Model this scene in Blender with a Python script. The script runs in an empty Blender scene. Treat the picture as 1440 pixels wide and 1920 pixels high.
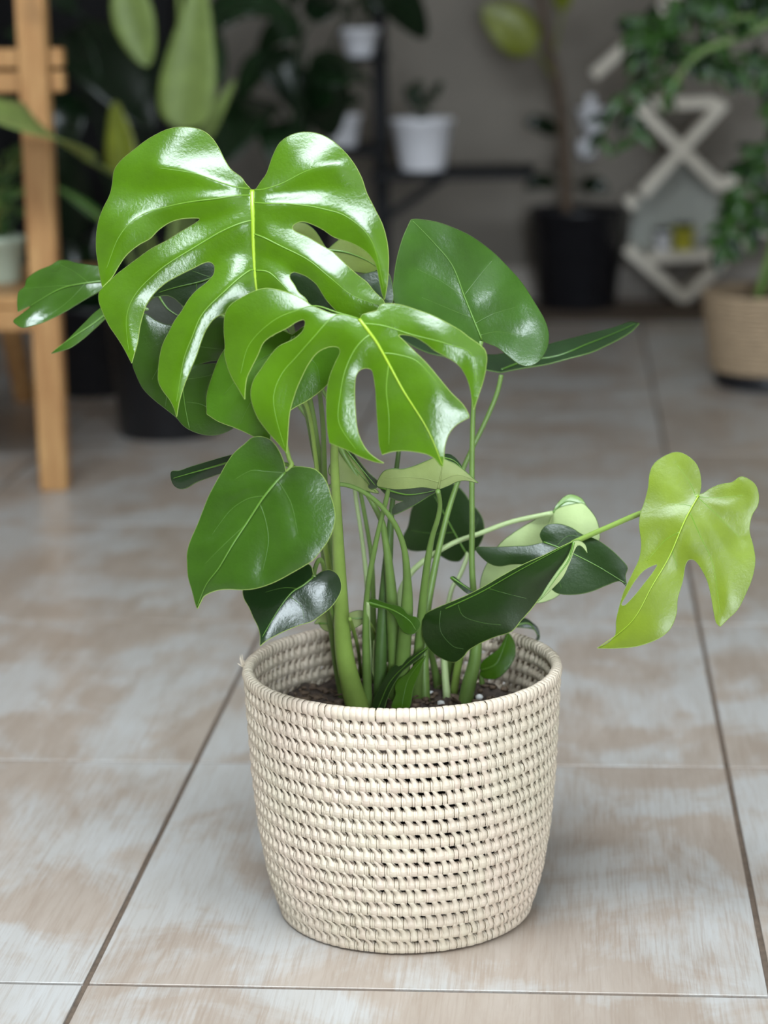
import bpy, bmesh, math, random
import numpy as np
from mathutils import Vector, Matrix
from mathutils.geometry import delaunay_2d_cdt

random.seed(7)
scene = bpy.context.scene
COL = scene.collection

# ---------------------------------------------------------------- camera
cam_data = bpy.data.cameras.new('camera')
cam = bpy.data.objects.new('camera', cam_data)
COL.objects.link(cam)
scene.camera = cam
FW = Vector((-0.0841888, 0.97201385, -0.21932014))
RT = Vector((0.99644919, 0.08237285, -0.01742798))
UP = Vector((-0.00112579, 0.22000862, 0.97549728))
cam.matrix_world = Matrix(((RT.x, UP.x, -FW.x, 0), (RT.y, UP.y, -FW.y, 0), (RT.z, UP.z, -FW.z, .8437), (0, 0, 0, 1)))
cam_data.sensor_fit = 'HORIZONTAL'
cam_data.sensor_width = 36
cam_data.lens = 36 * 4270 / 1440
cam_data.clip_start = .05
cam_data.dof.use_dof = True
cam_data.dof.focus_distance = 2.02
cam_data.dof.aperture_fstop = 5.2

# ---------------------------------------------------------------- sky, opening, exposure
world = bpy.data.worlds.new('overcast_sky')
scene.world = world
world.use_nodes = True
wn = world.node_tree
bgn = wn.nodes['Background']
bgn.inputs['Color'].default_value = (.82, .92, 1, 1)
bgn.inputs['Strength'].default_value = 22.5
OPEN_X0, OPEN_X1, OPEN_Z0, OPEN_Z1, OPEN_Y = .3, 1.6, 0.0, 2.2, -2.2
ROOF_X0, ROOF_X1, ROOF_Y0, ROOF_Y1, HZ = -1.35, .35, .45, 1.7, 2.8
def portal(name, w, h, loc, rot):
    l = bpy.data.lights.new(name, 'AREA')
    l.shape = 'RECTANGLE'; l.size = w; l.size_y = h; l.cycles.is_portal = True
    o = bpy.data.objects.new(name, l); COL.objects.link(o); o.location = loc; o.rotation_euler = rot
portal('doorway_portal', OPEN_X1 - OPEN_X0, OPEN_Z1 - OPEN_Z0, ((OPEN_X0 + OPEN_X1) / 2, OPEN_Y, (OPEN_Z0 + OPEN_Z1) / 2), (math.radians(90), 0, 0))
portal('skylight_portal', ROOF_X1 - ROOF_X0, ROOF_Y1 - ROOF_Y0, ((ROOF_X0 + ROOF_X1) / 2, (ROOF_Y0 + ROOF_Y1) / 2, HZ), (0, 0, 0))
scene.view_settings.view_transform = 'Standard'
scene.view_settings.look = 'None'
scene.view_settings.gamma = 1
scene.view_settings.use_curve_mapping = False
scene.view_settings.exposure = 0.0
scene.cycles.max_bounces = 8
scene.cycles.sample_clamp_indirect = 6

# ---------------------------------------------------------------- materials
MATS = {}
def nodes_of(name):
    m = bpy.data.materials.new(name); m.use_nodes = True
    MATS[name] = m
    return m, m.node_tree.nodes, m.node_tree.links, m.node_tree.nodes['Principled BSDF']
def mix_color(N, L, fac, a, b):
    x = N.new('ShaderNodeMix'); x.data_type = 'RGBA'
    for s, v in ((x.inputs[0], fac), (x.inputs[6], a), (x.inputs[7], b)):
        if hasattr(v, 'links'): L.new(v, s)
        elif isinstance(v, (int, float)): s.default_value = v
        else: s.default_value = (*v, 1)
    return x.outputs[2]
def noise(N, L, vec, scale, detail=4, rough=.55, dist=0., w=None):
    n = N.new('ShaderNodeTexNoise')
    n.inputs['Scale'].default_value = scale; n.inputs['Detail'].default_value = detail
    n.inputs['Roughness'].default_value = rough; n.inputs['Distortion'].default_value = dist
    if w is not None:
        n.noise_dimensions = '4D'; L.new(w, n.inputs['W'])
    if vec is not None: L.new(vec, n.inputs['Vector'])
    return n.outputs['Fac']
def ramp(N, L, fac, lo, hi):
    r = N.new('ShaderNodeMapRange'); L.new(fac, r.inputs[0])
    r.inputs[1].default_value = lo; r.inputs[2].default_value = hi
    return r.outputs[0]
def coords(N, L, kind='Object', scale=(1, 1, 1)):
    t = N.new('ShaderNodeTexCoord'); mp = N.new('ShaderNodeMapping')
    mp.inputs['Scale'].default_value = scale
    L.new(t.outputs[kind], mp.inputs['Vector'])
    return mp.outputs['Vector']
def bump(N, L, bsdf, height, strength, dist):
    b = N.new('ShaderNodeBump'); b.inputs['Strength'].default_value = strength; b.inputs['Distance'].default_value = dist
    L.new(height, b.inputs['Height']); L.new(b.outputs['Normal'], bsdf.inputs['Normal'])
def plain(name, c, rough=.5, var=.12, scale=30, spec=.5, metal=0, bmp=0, bscale=200, stretch=(1, 1, 1), coat=0):
    m, N, L, P = nodes_of(name)
    v = coords(N, L, 'Object', stretch)
    f = noise(N, L, v, scale)
    d = tuple(x * (1 - var) for x in c); h = tuple(min(1, x * (1 + var)) for x in c)
    L.new(mix_color(N, L, ramp(N, L, f, .3, .7), d, h), P.inputs['Base Color'])
    P.inputs['Roughness'].default_value = rough
    P.inputs['Specular IOR Level'].default_value = spec
    P.inputs['Metallic'].default_value = metal
    P.inputs['Coat Weight'].default_value = coat
    if bmp: bump(N, L, P, noise(N, L, v, bscale, 3), bmp, .002)
    return m
def leaf_mat(name, c, rough=.2, var=.18, spec=.58, bmp=.2):
    m, N, L, P = nodes_of(name)
    v = coords(N, L)
    f = noise(N, L, v, 22, 5)
    d = (c[0] * (1 - var), c[1] * (1 - var), c[2] * (1 - var)); h = (c[0] * (1 + var), c[1] * (1 + var), c[2] * (1 + var))
    L.new(mix_color(N, L, ramp(N, L, f, .3, .7), d, h), P.inputs['Base Color'])
    P.inputs['Roughness'].default_value = rough
    P.inputs['Specular IOR Level'].default_value = spec
    bump(N, L, P, noise(N, L, v, 260, 4, .65), bmp, .0012)
    return m
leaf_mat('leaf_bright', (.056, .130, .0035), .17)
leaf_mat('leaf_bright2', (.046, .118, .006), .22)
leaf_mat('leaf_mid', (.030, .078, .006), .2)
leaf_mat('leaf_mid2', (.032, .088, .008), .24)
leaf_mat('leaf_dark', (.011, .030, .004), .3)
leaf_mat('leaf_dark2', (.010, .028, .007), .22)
leaf_mat('leaf_lime', (.135, .19, .012), .34, spec=.45)
leaf_mat('leaf_lime2', (.12, .22, .03), .28)
leaf_mat('under_olive', (.19, .235, .075), .5, spec=.25)
leaf_mat('under_lime', (.11, .15, .025), .5, spec=.25)
leaf_mat('under_pale', (.36, .45, .20), .5, spec=.25)
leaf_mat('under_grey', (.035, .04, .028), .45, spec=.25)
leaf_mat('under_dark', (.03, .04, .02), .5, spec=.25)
leaf_mat('leaf_edge', (.36, .50, .12), .45, .05)
leaf_mat('leaf_edge_dark', (.10, .18, .04), .45, .05)
leaf_mat('vein_lime', (.27, .40, .02), .35, .08)
leaf_mat('vein_dark', (.055, .13, .014), .3, .08)
leaf_mat('vein_side', (.13, .26, .02), .3, .08)
leaf_mat('vein_green', (.09, .20, .02), .35, .08)
leaf_mat('stem_lime', (.22, .33, .065), .42, .15, .5)
leaf_mat('stem_green', (.135, .225, .05), .42, .2, .5)
leaf_mat('stem_dark', (.07, .135, .03), .42, .2, .5)
leaf_mat('stem_pale', (.38, .48, .22), .42, .15, .5)
leaf_mat('foliage_black', (.004, .013, .004), .25, spec=.45)
leaf_mat('foliage_dark', (.008, .026, .007), .25, spec=.45)
leaf_mat('foliage_green', (.035, .10, .015), .25)
leaf_mat('foliage_soft', (.17, .235, .06), .45, spec=.35)
leaf_mat('foliage_olive', (.17, .20, .015), .4)
plain('black_plastic', (.012, .012, .015), .38, .2)
plain('black_wood', (.004, .004, .005), .6, .2, spec=.2)
plain('black_metal', (.008, .008, .010), .6, .2, spec=.25)
plain('white_ceramic', (.86, .86, .91), .3, .04)
plain('pale_green_ceramic', (.50, .58, .46), .4, .06)
plain('yellow_ceramic', (.55, .52, .05), .4, .06)
plain('cream_paint', (.80, .74, .63), .5, .06)
plain('grey_board', (.36, .37, .33), .5, .06)
plain('bark', (.10, .065, .04), .7, .3, 60)
plain('perlite', (.85, .85, .84), .8, .06)
plain('dark_soil', (.055, .038, .029), .95, .5, 120, bmp=.6)
plain('tan_straw', (.42, .31, .20), .75, .2, 60)

def straw():
    m, N, L, P = nodes_of('palm_straw')
    oi = N.new('ShaderNodeObjectInfo')
    geo = N.new('ShaderNodeNewGeometry')
    v = coords(N, L, 'Object')
    f1 = noise(N, L, v, 9, 3)
    f2 = noise(N, L, geo.outputs['Position'], 110, 2)
    a = mix_color(N, L, ramp(N, L, f2, .3, .7), (.52, .41, .31), (.70, .60, .49))
    b = mix_color(N, L, ramp(N, L, f1, .35, .7), (.57, .525, .40), (.73, .575, .49))
    c = mix_color(N, L, .5, a, b)
    rr = N.new('ShaderNodeMath'); rr.operation = 'MULTIPLY'; rr.inputs[1].default_value = .5
    L.new(oi.outputs['Random'], rr.inputs[0])
    L.new(mix_color(N, L, rr.outputs[0], c, (.68, .62, .47)), P.inputs['Base Color'])
    P.inputs['Roughness'].default_value = .5
    P.inputs['Specular IOR Level'].default_value = .35
    bump(N, L, P, noise(N, L, v, 500, 2), .15, .001)
straw()
plain('straw_core', (.50, .40, .25), .8, .15, 80)

def wood(name, light, dark):
    m, N, L, P = nodes_of(name)
    v = coords(N, L, 'Object', (1, 1, .12))
    f = noise(N, L, v, 70, 5, .6, .6)
    g = noise(N, L, coords(N, L, 'Object', (1, 1, .5)), 9, 3)
    k = mix_color(N, L, ramp(N, L, f, .32, .68), dark, light)
    L.new(mix_color(N, L, ramp(N, L, g, .62, .78), k, tuple(x * .45 for x in dark)), P.inputs['Base Color'])
    P.inputs['Roughness'].default_value = .42
    bump(N, L, P, f, .15, .002)
wood('orange_wood', (.56, .32, .13), (.38, .18, .065))

def tile_material():
    m, N, L, P = nodes_of('wood_look_tile')
    oi = N.new('ShaderNodeObjectInfo')
    off = N.new('ShaderNodeVectorMath'); off.operation = 'MULTIPLY_ADD'
    t = N.new('ShaderNodeTexCoord')
    rm = N.new('ShaderNodeCombineXYZ')
    for i, k in enumerate((37.0, 91.0, 53.0)):
        q = N.new('ShaderNodeMath'); q.operation = 'MULTIPLY'; q.inputs[1].default_value = k
        L.new(oi.outputs['Random'], q.inputs[0]); L.new(q.outputs[0], rm.inputs[i])
    L.new(t.outputs['Object'], off.inputs[0]); off.inputs[1].default_value = (1, 1, 1); L.new(rm.outputs[0], off.inputs[2])
    V = off.outputs[0]
    def mp(s):
        x = N.new('ShaderNodeMapping'); x.inputs['Scale'].default_value = s; L.new(V, x.inputs['Vector']); return x.outputs['Vector']
    patch = noise(N, L, mp((1, .8, 1)), 5.6, 6, .6, .6)
    grain = noise(N, L, mp((1, .035, 1)), 380, 3, .6, .3)
    plank = noise(N, L, mp((1, .2, 1)), 30, 5, .65, .6)
    blot = noise(N, L, mp((1, .5, 1)), 11, 5, .65)
    add = N.new('ShaderNodeMath'); add.operation = 'MULTIPLY_ADD'; L.new(grain, add.inputs[0]); add.inputs[1].default_value = .20; L.new(patch, add.inputs[2])
    add2 = N.new('ShaderNodeMath'); add2.operation = 'MULTIPLY_ADD'; L.new(blot, add2.inputs[0]); add2.inputs[1].default_value = .25; L.new(add.outputs[0], add2.inputs[2])
    fac = ramp(N, L, add2.outputs[0], .66, .80)
    brown = mix_color(N, L, ramp(N, L, plank, .35, .7), (.345, .278, .226), (.415, .352, .30))
    white = mix_color(N, L, ramp(N, L, plank, .3, .7), (.42, .395, .365), (.475, .465, .45))
    base = mix_color(N, L, fac, brown, white)
    lines = ramp(N, L, grain, .36, .52)
    base = mix_color(N, L, lines, mix_color(N, L, .22, base, (.24, .17, .12)), base)
    L.new(base, P.inputs['Base Color'])
    rf = N.new('ShaderNodeMapRange'); L.new(blot, rf.inputs[0]); rf.inputs[3].default_value = .26; rf.inputs[4].default_value = .42
    L.new(rf.outputs[0], P.inputs['Roughness'])
    P.inputs['Specular IOR Level'].default_value = .45
    bump(N, L, P, grain, .12, .001)
tile_material()
plain('grout', (.12, .085, .06), .9, .25, 90)
plain('wall_paint', (.215, .19, .16), .8, .12, 3, bmp=.2, bscale=40)
plain('ceiling_paint', (.62, .60, .57), .85, .04, 4)
plain('baseboard_tile', (.33, .29, .25), .5, .1, 12)

# ---------------------------------------------------------------- mesh helpers
def world_loc(o):
    v = Vector((0, 0, 0))
    while o is not None:
        v = v + o.location; o = o.parent
    return v
def thing(name, label, cat, loc, group=None):
    o = bpy.data.objects.new(name, None); COL.objects.link(o)
    o.empty_display_size = .05
    o.location = loc; o['label'] = label; o['category'] = cat
    if group: o['group'] = group
    return o
def link(name, me, mats, parent=None):
    for m in (mats if isinstance(mats, (list, tuple)) else [mats]): me.materials.append(MATS[m])
    o = bpy.data.objects.new(name, me); COL.objects.link(o)
    o.parent = parent
    return o
class MB:
    """collects vertices and faces in world space, then links them as one mesh object"""
    def __init__(s): s.v = []; s.f = []; s.m = []; s.flat = []
    def add(s, verts, faces, mi=0, flat=False):
        k = len(s.v); s.v += [tuple(p) for p in verts]
        for f in faces: s.f.append(tuple(i + k for i in f)); s.m.append(mi); s.flat.append(flat)
    def box(s, lo, hi, mi=0, bev=.0):
        (a, b, c), (d, e, f) = lo, hi
        s.obox(((a + d) / 2, (b + e) / 2, (c + f) / 2), (d - a, 0, 0), (0, e - b, 0), (0, 0, f - c), bev, mi)
    def obox(s, c, x, y, z, bev=.0, mi=0):
        # box with chamfered edges: three rings of vertices along its z axis
        c = Vector(c); x = Vector(x) / 2; y = Vector(y) / 2; z = Vector(z) / 2
        bx = min(.45, bev / max(1e-6, x.length)); by = min(.45, bev / max(1e-6, y.length)); bz = min(.45, bev / max(1e-6, z.length))
        V = []; 
        if bev <= 0:
            for sz in (-1, 1):
                for sx, sy in ((-1, -1), (1, -1), (1, 1), (-1, 1)): V.append(c + x * sx + y * sy + z * sz)
            F = [(3, 2, 1, 0), (4, 5, 6, 7), (0, 1, 5, 4), (1, 2, 6, 5), (2, 3, 7, 6), (3, 0, 4, 7)]
        else:
            def ring(kx, ky, kz):
                for sx, sy, first in ((-1, -1, 0), (1, -1, 1), (1, 1, 0), (-1, 1, 1)):
                    p = [c + x * sx * kx + y * sy * (ky - by) + z * kz, c + x * sx * (kx - bx) + y * sy * ky + z * kz]
                    V.extend(p if first else p[::1])
            order = []
            for kz, sh in ((-1, 1), (-(1 - bz), 0), (1 - bz, 0), (1, 1)):
                kx = 1 - bx * sh; ky = 1 - by * sh
                for sx, sy, sw in ((-1, -1, 0), (1, -1, 1), (1, 1, 0), (-1, 1, 1)):
                    p1 = c + x * sx * kx + y * sy * (ky - by) + z * kz
                    p2 = c + x * sx * (kx - bx) + y * sy * ky + z * kz
                    V += [p1, p2] if not sw else [p2, p1]
            F = [tuple(range(7, -1, -1)), tuple(range(24, 32))]
            for r in range(3):
                for i in range(8): F.append((r*8+i, r*8+(i+1) % 8, r*8+8+(i+1) % 8, r*8+8+i))
        s.add(V, F, mi, True)
        return s
    def bar(s, a, b, wx, wy, up=(0, 0, 1), bev=.002, mi=0):
        # rectangular bar from a to b; wx = width across, wy = width along `up`-ish
        a = Vector(a); b = Vector(b); d = b - a; u = Vector(up)
        sd = d.cross(u).normalized(); u2 = sd.cross(d).normalized()
        return s.obox((a + b) / 2, sd * wx, u2 * wy, d, bev, mi)
    def tube(s, pts, rad, n=8, mi=0, caps=True, flat=1.):
        P = [Vector(p) for p in pts]; R = rad if isinstance(rad, (list, tuple)) else [rad] * len(P)
        V = []; F = []; prev = None
        for i, p in enumerate(P):
            t = (P[min(i + 1, len(P) - 1)] - P[max(i - 1, 0)]).normalized()
            if prev is None: q = Vector((0, -1, .3)) if abs(t.y) < .9 else Vector((1, 0, 0))
            else: q = prev
            q = (q - t * q.dot(t)).normalized(); prev = q; b = t.cross(q)
            for k in range(n):
                a = 2 * math.pi * k / n
                V.append(p + q * (R[i] * math.cos(a) * flat) + b * (R[i] * math.sin(a)))
        for i in range(len(P) - 1):
            for k in range(n): F.append((i*n+k, i*n+(k+1) % n, (i+1)*n+(k+1) % n, (i+1)*n+k))
        if caps: F += [tuple(range(n - 1, -1, -1)), tuple((len(P) - 1) * n + k for k in range(n))]
        s.add(V, F, mi); return s
    def lathe(s, c, prof, n=32, mi=0, wob=None):
        c = Vector(c); V = []; F = []
        for i, (r, z) in enumerate(prof):
            for k in range(n):
                a = 2 * math.pi * k / n; rr = r * (wob(k, i) if wob else 1)
                V.append(c + Vector((rr * math.cos(a), rr * math.sin(a), z)))
        for i in range(len(prof) - 1):
            for k in range(n): F.append((i*n+k, i*n+(k+1) % n, (i+1)*n+(k+1) % n, (i+1)*n+k))
        if prof[0][0] > 1e-5: F.append(tuple(range(n - 1, -1, -1)))
        if prof[-1][0] > 1e-5: F.append(tuple((len(prof) - 1) * n + k for k in range(n)))
        s.add(V, F, mi); return s
    def build(s, name, mats, parent=None, mesh_only=False):
        o = world_loc(parent) if parent is not None else Vector((0, 0, 0))
        me = bpy.data.meshes.new(name)
        me.from_pydata([(p[0] - o.x, p[1] - o.y, p[2] - o.z) for p in s.v], [], s.f)
        me.polygons.foreach_set('material_index', s.m)
        me.polygons.foreach_set('use_smooth', [not f for f in s.flat])
        me.update()
        if mesh_only:
            for m in (mats if isinstance(mats, (list, tuple)) else [mats]): me.materials.append(MATS[m])
            return me
        return link(name, me, mats, parent)
def smooth_path(P, per=5):
    P = [Vector(p) for p in P]; out = []
    for i in range(len(P) - 1):
        p0 = P[max(0, i-1)]; a = P[i]; b = P[i+1]; p3 = P[min(len(P)-1, i+2)]
        for j in range(per):
            t = j / per
            out.append(((2*a) + (b-p0)*t + (2*p0-5*a+4*b-p3)*t*t + (3*a-p0-3*b+p3)*t**3) * .5)
    out.append(P[-1]); return out
def struct(o, label=None):
    o['kind'] = 'structure'
    if label: o['label'] = label
    return o
# ---------------------------------------------------------------- the room
X0, X1, Y1 = -3.2, 2.7, 6.6
TILE, GAP = .6, .0056
TX0, TY0 = -.4319, 1.8426
m = MB(); m.box((X0, OPEN_Y, -.06), (X1, Y1, -.0032)); floor = m.build('floor', 'grout')
struct(floor, 'floor of square wood-look ceramic tiles with thin brown joints')
tm = MB(); h = TILE / 2 - GAP / 2
tm.obox((0, 0, -.004), (2*h, 0, 0), (0, 2*h, 0), (0, 0, .008), .0005)
tme = tm.build('tile', 'wood_look_tile', None, True)
rng = random.Random(3)
for iy in range(-2, 8):
    for ix in range(-3, 5):
        cx = TX0 + TILE * (ix + .5); cy = TY0 + TILE * (iy + .5)
        if cy + h > Y1: continue
        t = bpy.data.objects.new('tile', tme); COL.objects.link(t); t.parent = floor
        t.location = (cx, cy, 0); t.rotation_euler = (rng.uniform(-.0006, .0006), rng.uniform(-.0006, .0006), math.pi * rng.choice((0, 1)))
m = MB()   # the floor outside the tiled view: bigger slabs of the same tile
m.box((X0, OPEN_Y, -.004), (X1, TY0 - 2 * TILE - .003, 0)); m.box((X0, TY0 - 2 * TILE, -.004), (TX0 - 3 * TILE - .003, Y1, 0)); m.box((TX0 + 5 * TILE + .003, TY0 - 2 * TILE, -.004), (X1, Y1, 0))
m.box((TX0 - 3 * TILE, TY0 + 7 * TILE + .45, -.004), (TX0 + 5 * TILE, Y1, 0))
slab = m.build('tile_field', 'wood_look_tile', floor); slab['kind'] = 'stuff'
m = MB(); m.box((X0, Y1, -.06), (X1, Y1 + .15, HZ)); struct(m.build('wall_back', 'wall_paint'), 'grey-brown painted back wall')
m = MB(); m.box((X0 - .15, OPEN_Y, -.06), (X0, Y1 + .15, HZ)); struct(m.build('wall_left', 'wall_paint'))
m = MB(); m.box((X1, OPEN_Y, -.06), (X1 + .15, Y1 + .15, HZ)); struct(m.build('wall_right', 'wall_paint'))
m = MB(); m.box((X0 - .15, OPEN_Y, HZ), (X1 + .15, ROOF_Y0, HZ + .12)); m.box((X0 - .15, ROOF_Y1, HZ), (X1 + .15, Y1 + .15, HZ + .12)); m.box((X0 - .15, ROOF_Y0, HZ), (ROOF_X0, ROOF_Y1, HZ + .12)); m.box((ROOF_X1, ROOF_Y0, HZ), (X1 + .15, ROOF_Y1, HZ + .12)); struct(m.build('ceiling', 'ceiling_paint'))
m = MB(); m.box((X0 - .15, OPEN_Y - .15, -.06), (OPEN_X0, OPEN_Y, HZ + .12)); m.box((OPEN_X1, OPEN_Y - .15, -.06), (X1 + .15, OPEN_Y, HZ + .12)); m.box((OPEN_X0, OPEN_Y - .15, OPEN_Z1), (OPEN_X1, OPEN_Y, HZ + .12))
struct(m.build('wall_front', 'wall_paint'))
m = MB(); m.box((X0, Y1 - .012, 0), (X1, Y1, .085), bev=.003); struct(m.build('baseboard_back', 'baseboard_tile'), 'pale tile skirting along the back wall')

# ---------------------------------------------------------------- woven palm basket
BC = Vector((-.162, 2.036, 0))
PROF = [(.0, .1135), (.006, .117), (.018, .1205), (.04, .127), (.085, .1345), (.14, .1395), (.2, .1425), (.24, .1442)]
def brad(z):
    for (a, ra), (b, rb) in zip(PROF, PROF[1:]):
        if z <= b: return ra + (rb - ra) * (z - a) / (b - a)
    return PROF[-1][1]
basket = thing('woven_basket', 'cream coiled palm-straw basket holding the monstera in the foreground', 'basket', BC)
NR = 18
ZR = [.2350 - i * .01347 for i in range(NR)]
HB, HA = .0055, .0043
def strip_mesh(mb, z, r, width, a, b, ang=0., tab=None, n=10):
    """one flat straw strip wound round a coil: a short swollen sleeve, with an optional slanting tab to the coil above"""
    V = []; F = []
    da = width / r
    st = ((-.5, .90), (-.40, .985), (0, 1.02), (.40, .985), (.5, .90))
    for t, s in st:
        th = ang + t * da
        for k in range(n):
            p = 2 * math.pi * k / n
            c_, s_ = math.cos(p), math.sin(p)
            rr = r + a * s * math.copysign(abs(c_) ** .75, c_); zz = z + b * s * math.copysign(abs(s_) ** .75, s_)
            V.append((BC.x + rr * math.sin(th), BC.y - rr * math.cos(th), zz))
    for i in range(len(st) - 1):
        for k in range(n): F.append((i*n+k, (i+1)*n+k, (i+1)*n+(k+1) % n, i*n+(k+1) % n))
    mb.add(V, F)
    if tab:
        z2, r2, slant = tab
        for sd in (1, -1):      # outside and inside of the basket
            V = []; F = []
            for q, (zz, rr, wd, sh) in enumerate(((z + b*.15, r + sd*a*.98, .50, 0), (z + b*.75, r + sd*a*.80, .47, .15), ((z + z2)/2, (r + r2)/2 + sd*a*.62, .42, .5), (z2 - b*.72, r2 + sd*a*.78, .36, .85), (z2 - b*.35, r2 + sd*a*.5, .30, 1))):
                for d in (0, -.0009 * sd):
                    for e in (-1, 0, 1):
                        th = ang + e * wd * da + sh * slant / r
                        R_ = rr + d + (.0005 * sd if e == 0 else 0)
                        V.append((BC.x + R_ * math.sin(th), BC.y - R_ * math.cos(th), zz))
            for q in range(4):
                o = q * 6
                for e in (0, 1): F += [(o+e, o+e+1, o+e+7, o+e+6), (o+e+4, o+e+3, o+e+9, o+e+10)]
                F += [(o, o+6, o+9, o+3), (o+2, o+5, o+11, o+8)]
            mb.add(V, F)
rng = random.Random(11)
front = math.atan2(.162 - .0, 2.036)   # direction of the viewer's side, measured about the basket axis
cand = []; NV = 3
row_mesh = {}
units = []
for i in range(NR):
    z = ZR[i]; r = brad(z)
    a, b = (HA, HB) if 0 < i < NR - 1 else ((.0052, .0064) if i == 0 else (.0040, .0052))
    ring = MB()
    prof = [(r + a * .60 * math.cos(2*math.pi*k/8), z + b * .66 * math.sin(2*math.pi*k/8)) for k in range(9)]
    ring.lathe(BC, prof, 96)
    ring.f = [f for f in ring.f if len(f) == 4]; ring.m = ring.m[:len(ring.f)]; ring.flat = ring.flat[:len(ring.f)]
    ring.build('coil', 'straw_core', basket)
    if i == 0: pitch, ww = .0058, .0056
    else: pitch, ww = .0093, .0058
    n = int(round(2 * math.pi * r / pitch)); pitch = 2 * math.pi * r / n
    ph = rng.random() * pitch / r
    for k in range(n):
        th = ph + k * 2 * math.pi / n + rng.uniform(-.1, .1) * pitch / r
        th = (th + math.pi) % (2 * math.pi) - math.pi
        units.append((abs(th - front), i, th, z, r, a, b, pitch, ww))
units.sort(key=lambda q: q[0] + (.0 if q[1] else .12))
def wide(mb, q, var, ang):
    _, i, th, z, r, a, b, pitch, ww = q
    s = (1.0, 1.12, .9)[var]
    tab = (ZR[i-1], brad(ZR[i-1]), -.0032 - .0012 * var) if i > 0 else None
    strip_mesh(mb, z, r, ww * (s if i else 1), a * (1.02, 1.05, .99)[var], b * (1.0, 1.03, .98)[var], ang, tab, 8)
solo = units[:300]; rest = units[300:]
for q in solo:
    var = rng.randrange(3); key = (q[1], var)
    if key not in row_mesh:
        mb = MB(); wide(mb, q, var, 0.); row_mesh[key] = mb.build('straw_strip', 'palm_straw', basket, True)
    o = bpy.data.objects.new('straw_strip', row_mesh[key]); COL.objects.link(o); o.parent = basket
    o.rotation_euler = (0, 0, q[2])
mb = MB()
for q in rest: wide(mb, q, rng.randrange(3), q[2])
o = mb.build('straw_weave', 'palm_straw', basket); o['kind'] = 'stuff'
mb = MB()
for q in units:
    _, i, th, z, r, a, b, pitch, ww = q
    if i == 0: continue
    for d in (.0041, .0060):
        strip_mesh(mb, z, r, .0019, a * rng.uniform(.96, 1.01), b * rng.uniform(.95, 1.0), th + (d + rng.uniform(-.0002, .0002)) / r, None, 8)
o = mb.build('narrow_straw', 'palm_straw', basket); o['kind'] = 'stuff'
mb = MB(); mb.lathe(BC, [(.0, .004), (.1135, .004), (.1135, .0075), (.0, .0075)], 64); mb.build('basket_base', 'straw_core', basket)
mb = MB()
for k in range(7):
    p = Vector((BC.x - .146, BC.y - .012, .238)); d = Vector((rng.uniform(-.008, .001), rng.uniform(-.004, .004), rng.uniform(.003, .012)))
    mb.tube([p, p + d * .5 + Vector((-.001, 0, 0)), p + d], [.0007, .0006, .0003], 5)
mb.build('loose_fibre', 'palm_straw', basket)

# ---------------------------------------------------------------- grow pot and soil inside the basket
SC = Vector((-.164, 2.038, 0))
pot = thing('grow_pot', 'black plastic grow pot hidden inside the cream basket', 'pot', SC + Vector((0, 0, .0078)))
mb = MB(); mb.lathe(SC, [(.0, .0078), (.098, .0078), (.100, .012), (.1165, .172), (.1190, .1725), (.1190, .1825), (.1155, .1825), (.1150, .170), (.0985, .014), (0, .014)], 48); mb.build('pot_wall', 'black_plastic', pot)
def soil_h(x, y):
    return .192 + .005 * math.sin(x * 70 + 1.3 * math.sin(y * 90)) * math.sin(y * 64 + .7) + .0022 * math.sin(x * 310 + y * 190) * math.sin(y * 280 - x * 90)
mb = MB(); NRR, NA = 34, 96; V = [(SC.x, SC.y, soil_h(0, 0))]; F = []
srng = random.Random(5)
for i in range(1, NRR + 1):
    for k in range(NA):
        rr = .121 * i / NRR; a = 2 * math.pi * k / NA; x, y = rr * math.cos(a), rr * math.sin(a)
        V.append((SC.x + x, SC.y + y, soil_h(x, y) + srng.uniform(-.0016, .0016)))
for k in range(NA): F.append((0, 1 + k, 1 + (k + 1) % NA))
for i in range(NRR - 1):
    for k in range(NA):
        p = 1 + i * NA; F.append((p + k, p + NA + k, p + NA + (k + 1) % NA, p + (k + 1) % NA))
p = 1 + (NRR - 1) * NA
for k in range(NA): V.append((SC.x + .121 * math.cos(2*math.pi*k/NA), SC.y + .121 * math.sin(2*math.pi*k/NA), .1832))
for k in range(NA): F.append((p + k, p + NA + k, p + NA + (k + 1) % NA, p + (k + 1) % NA))
mb.add(V, F, 0, False)
soil = mb.build('potting_soil', 'dark_soil'); soil['kind'] = 'stuff'; soil['label'] = 'dark brown potting soil around the monstera stems'; soil['category'] = 'soil'
def lump(mb, c, rx, ry, rz, rg, n=7):
    V = []; F = []
    prof = [(.0, -1), (.7, -.7), (1, 0), (.72, .7), (.0, 1)]
    a0 = rg.random() * 6
    for r, z in prof:
        for k in range(n):
            a = a0 + 2 * math.pi * k / n; j = rg.uniform(.8, 1.15)
            V.append((c[0] + rx * r * j * math.cos(a), c[1] + ry * r * j * math.sin(a), c[2] + rz * z))
    for i in range(4):
        for k in range(n): F.append((i*n+k, i*n+(k+1) % n, (i+1)*n+(k+1) % n, (i+1)*n+k))
    mb.add(V, F)
for x, y in ((-.092, 2.075), (-.128, 2.062), (-.125, 2.098), (-.118, 2.12), (-.147, 2.09), (-.21, 2.13), (-.152, 2.066), (-.07, 2.06), (-.108, 2.10), (-.14, 2.11), (-.16, 2.07), (-.088, 2.052)):
    mb = MB(); s = srng.uniform(.0018, .0034); lump(mb, (x, y, soil_h(x - SC.x, y - SC.y) + s * .6), s * 1.3, s, s, srng); mb.build('perlite_grain', 'perlite', soil)
mb = MB()
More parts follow.
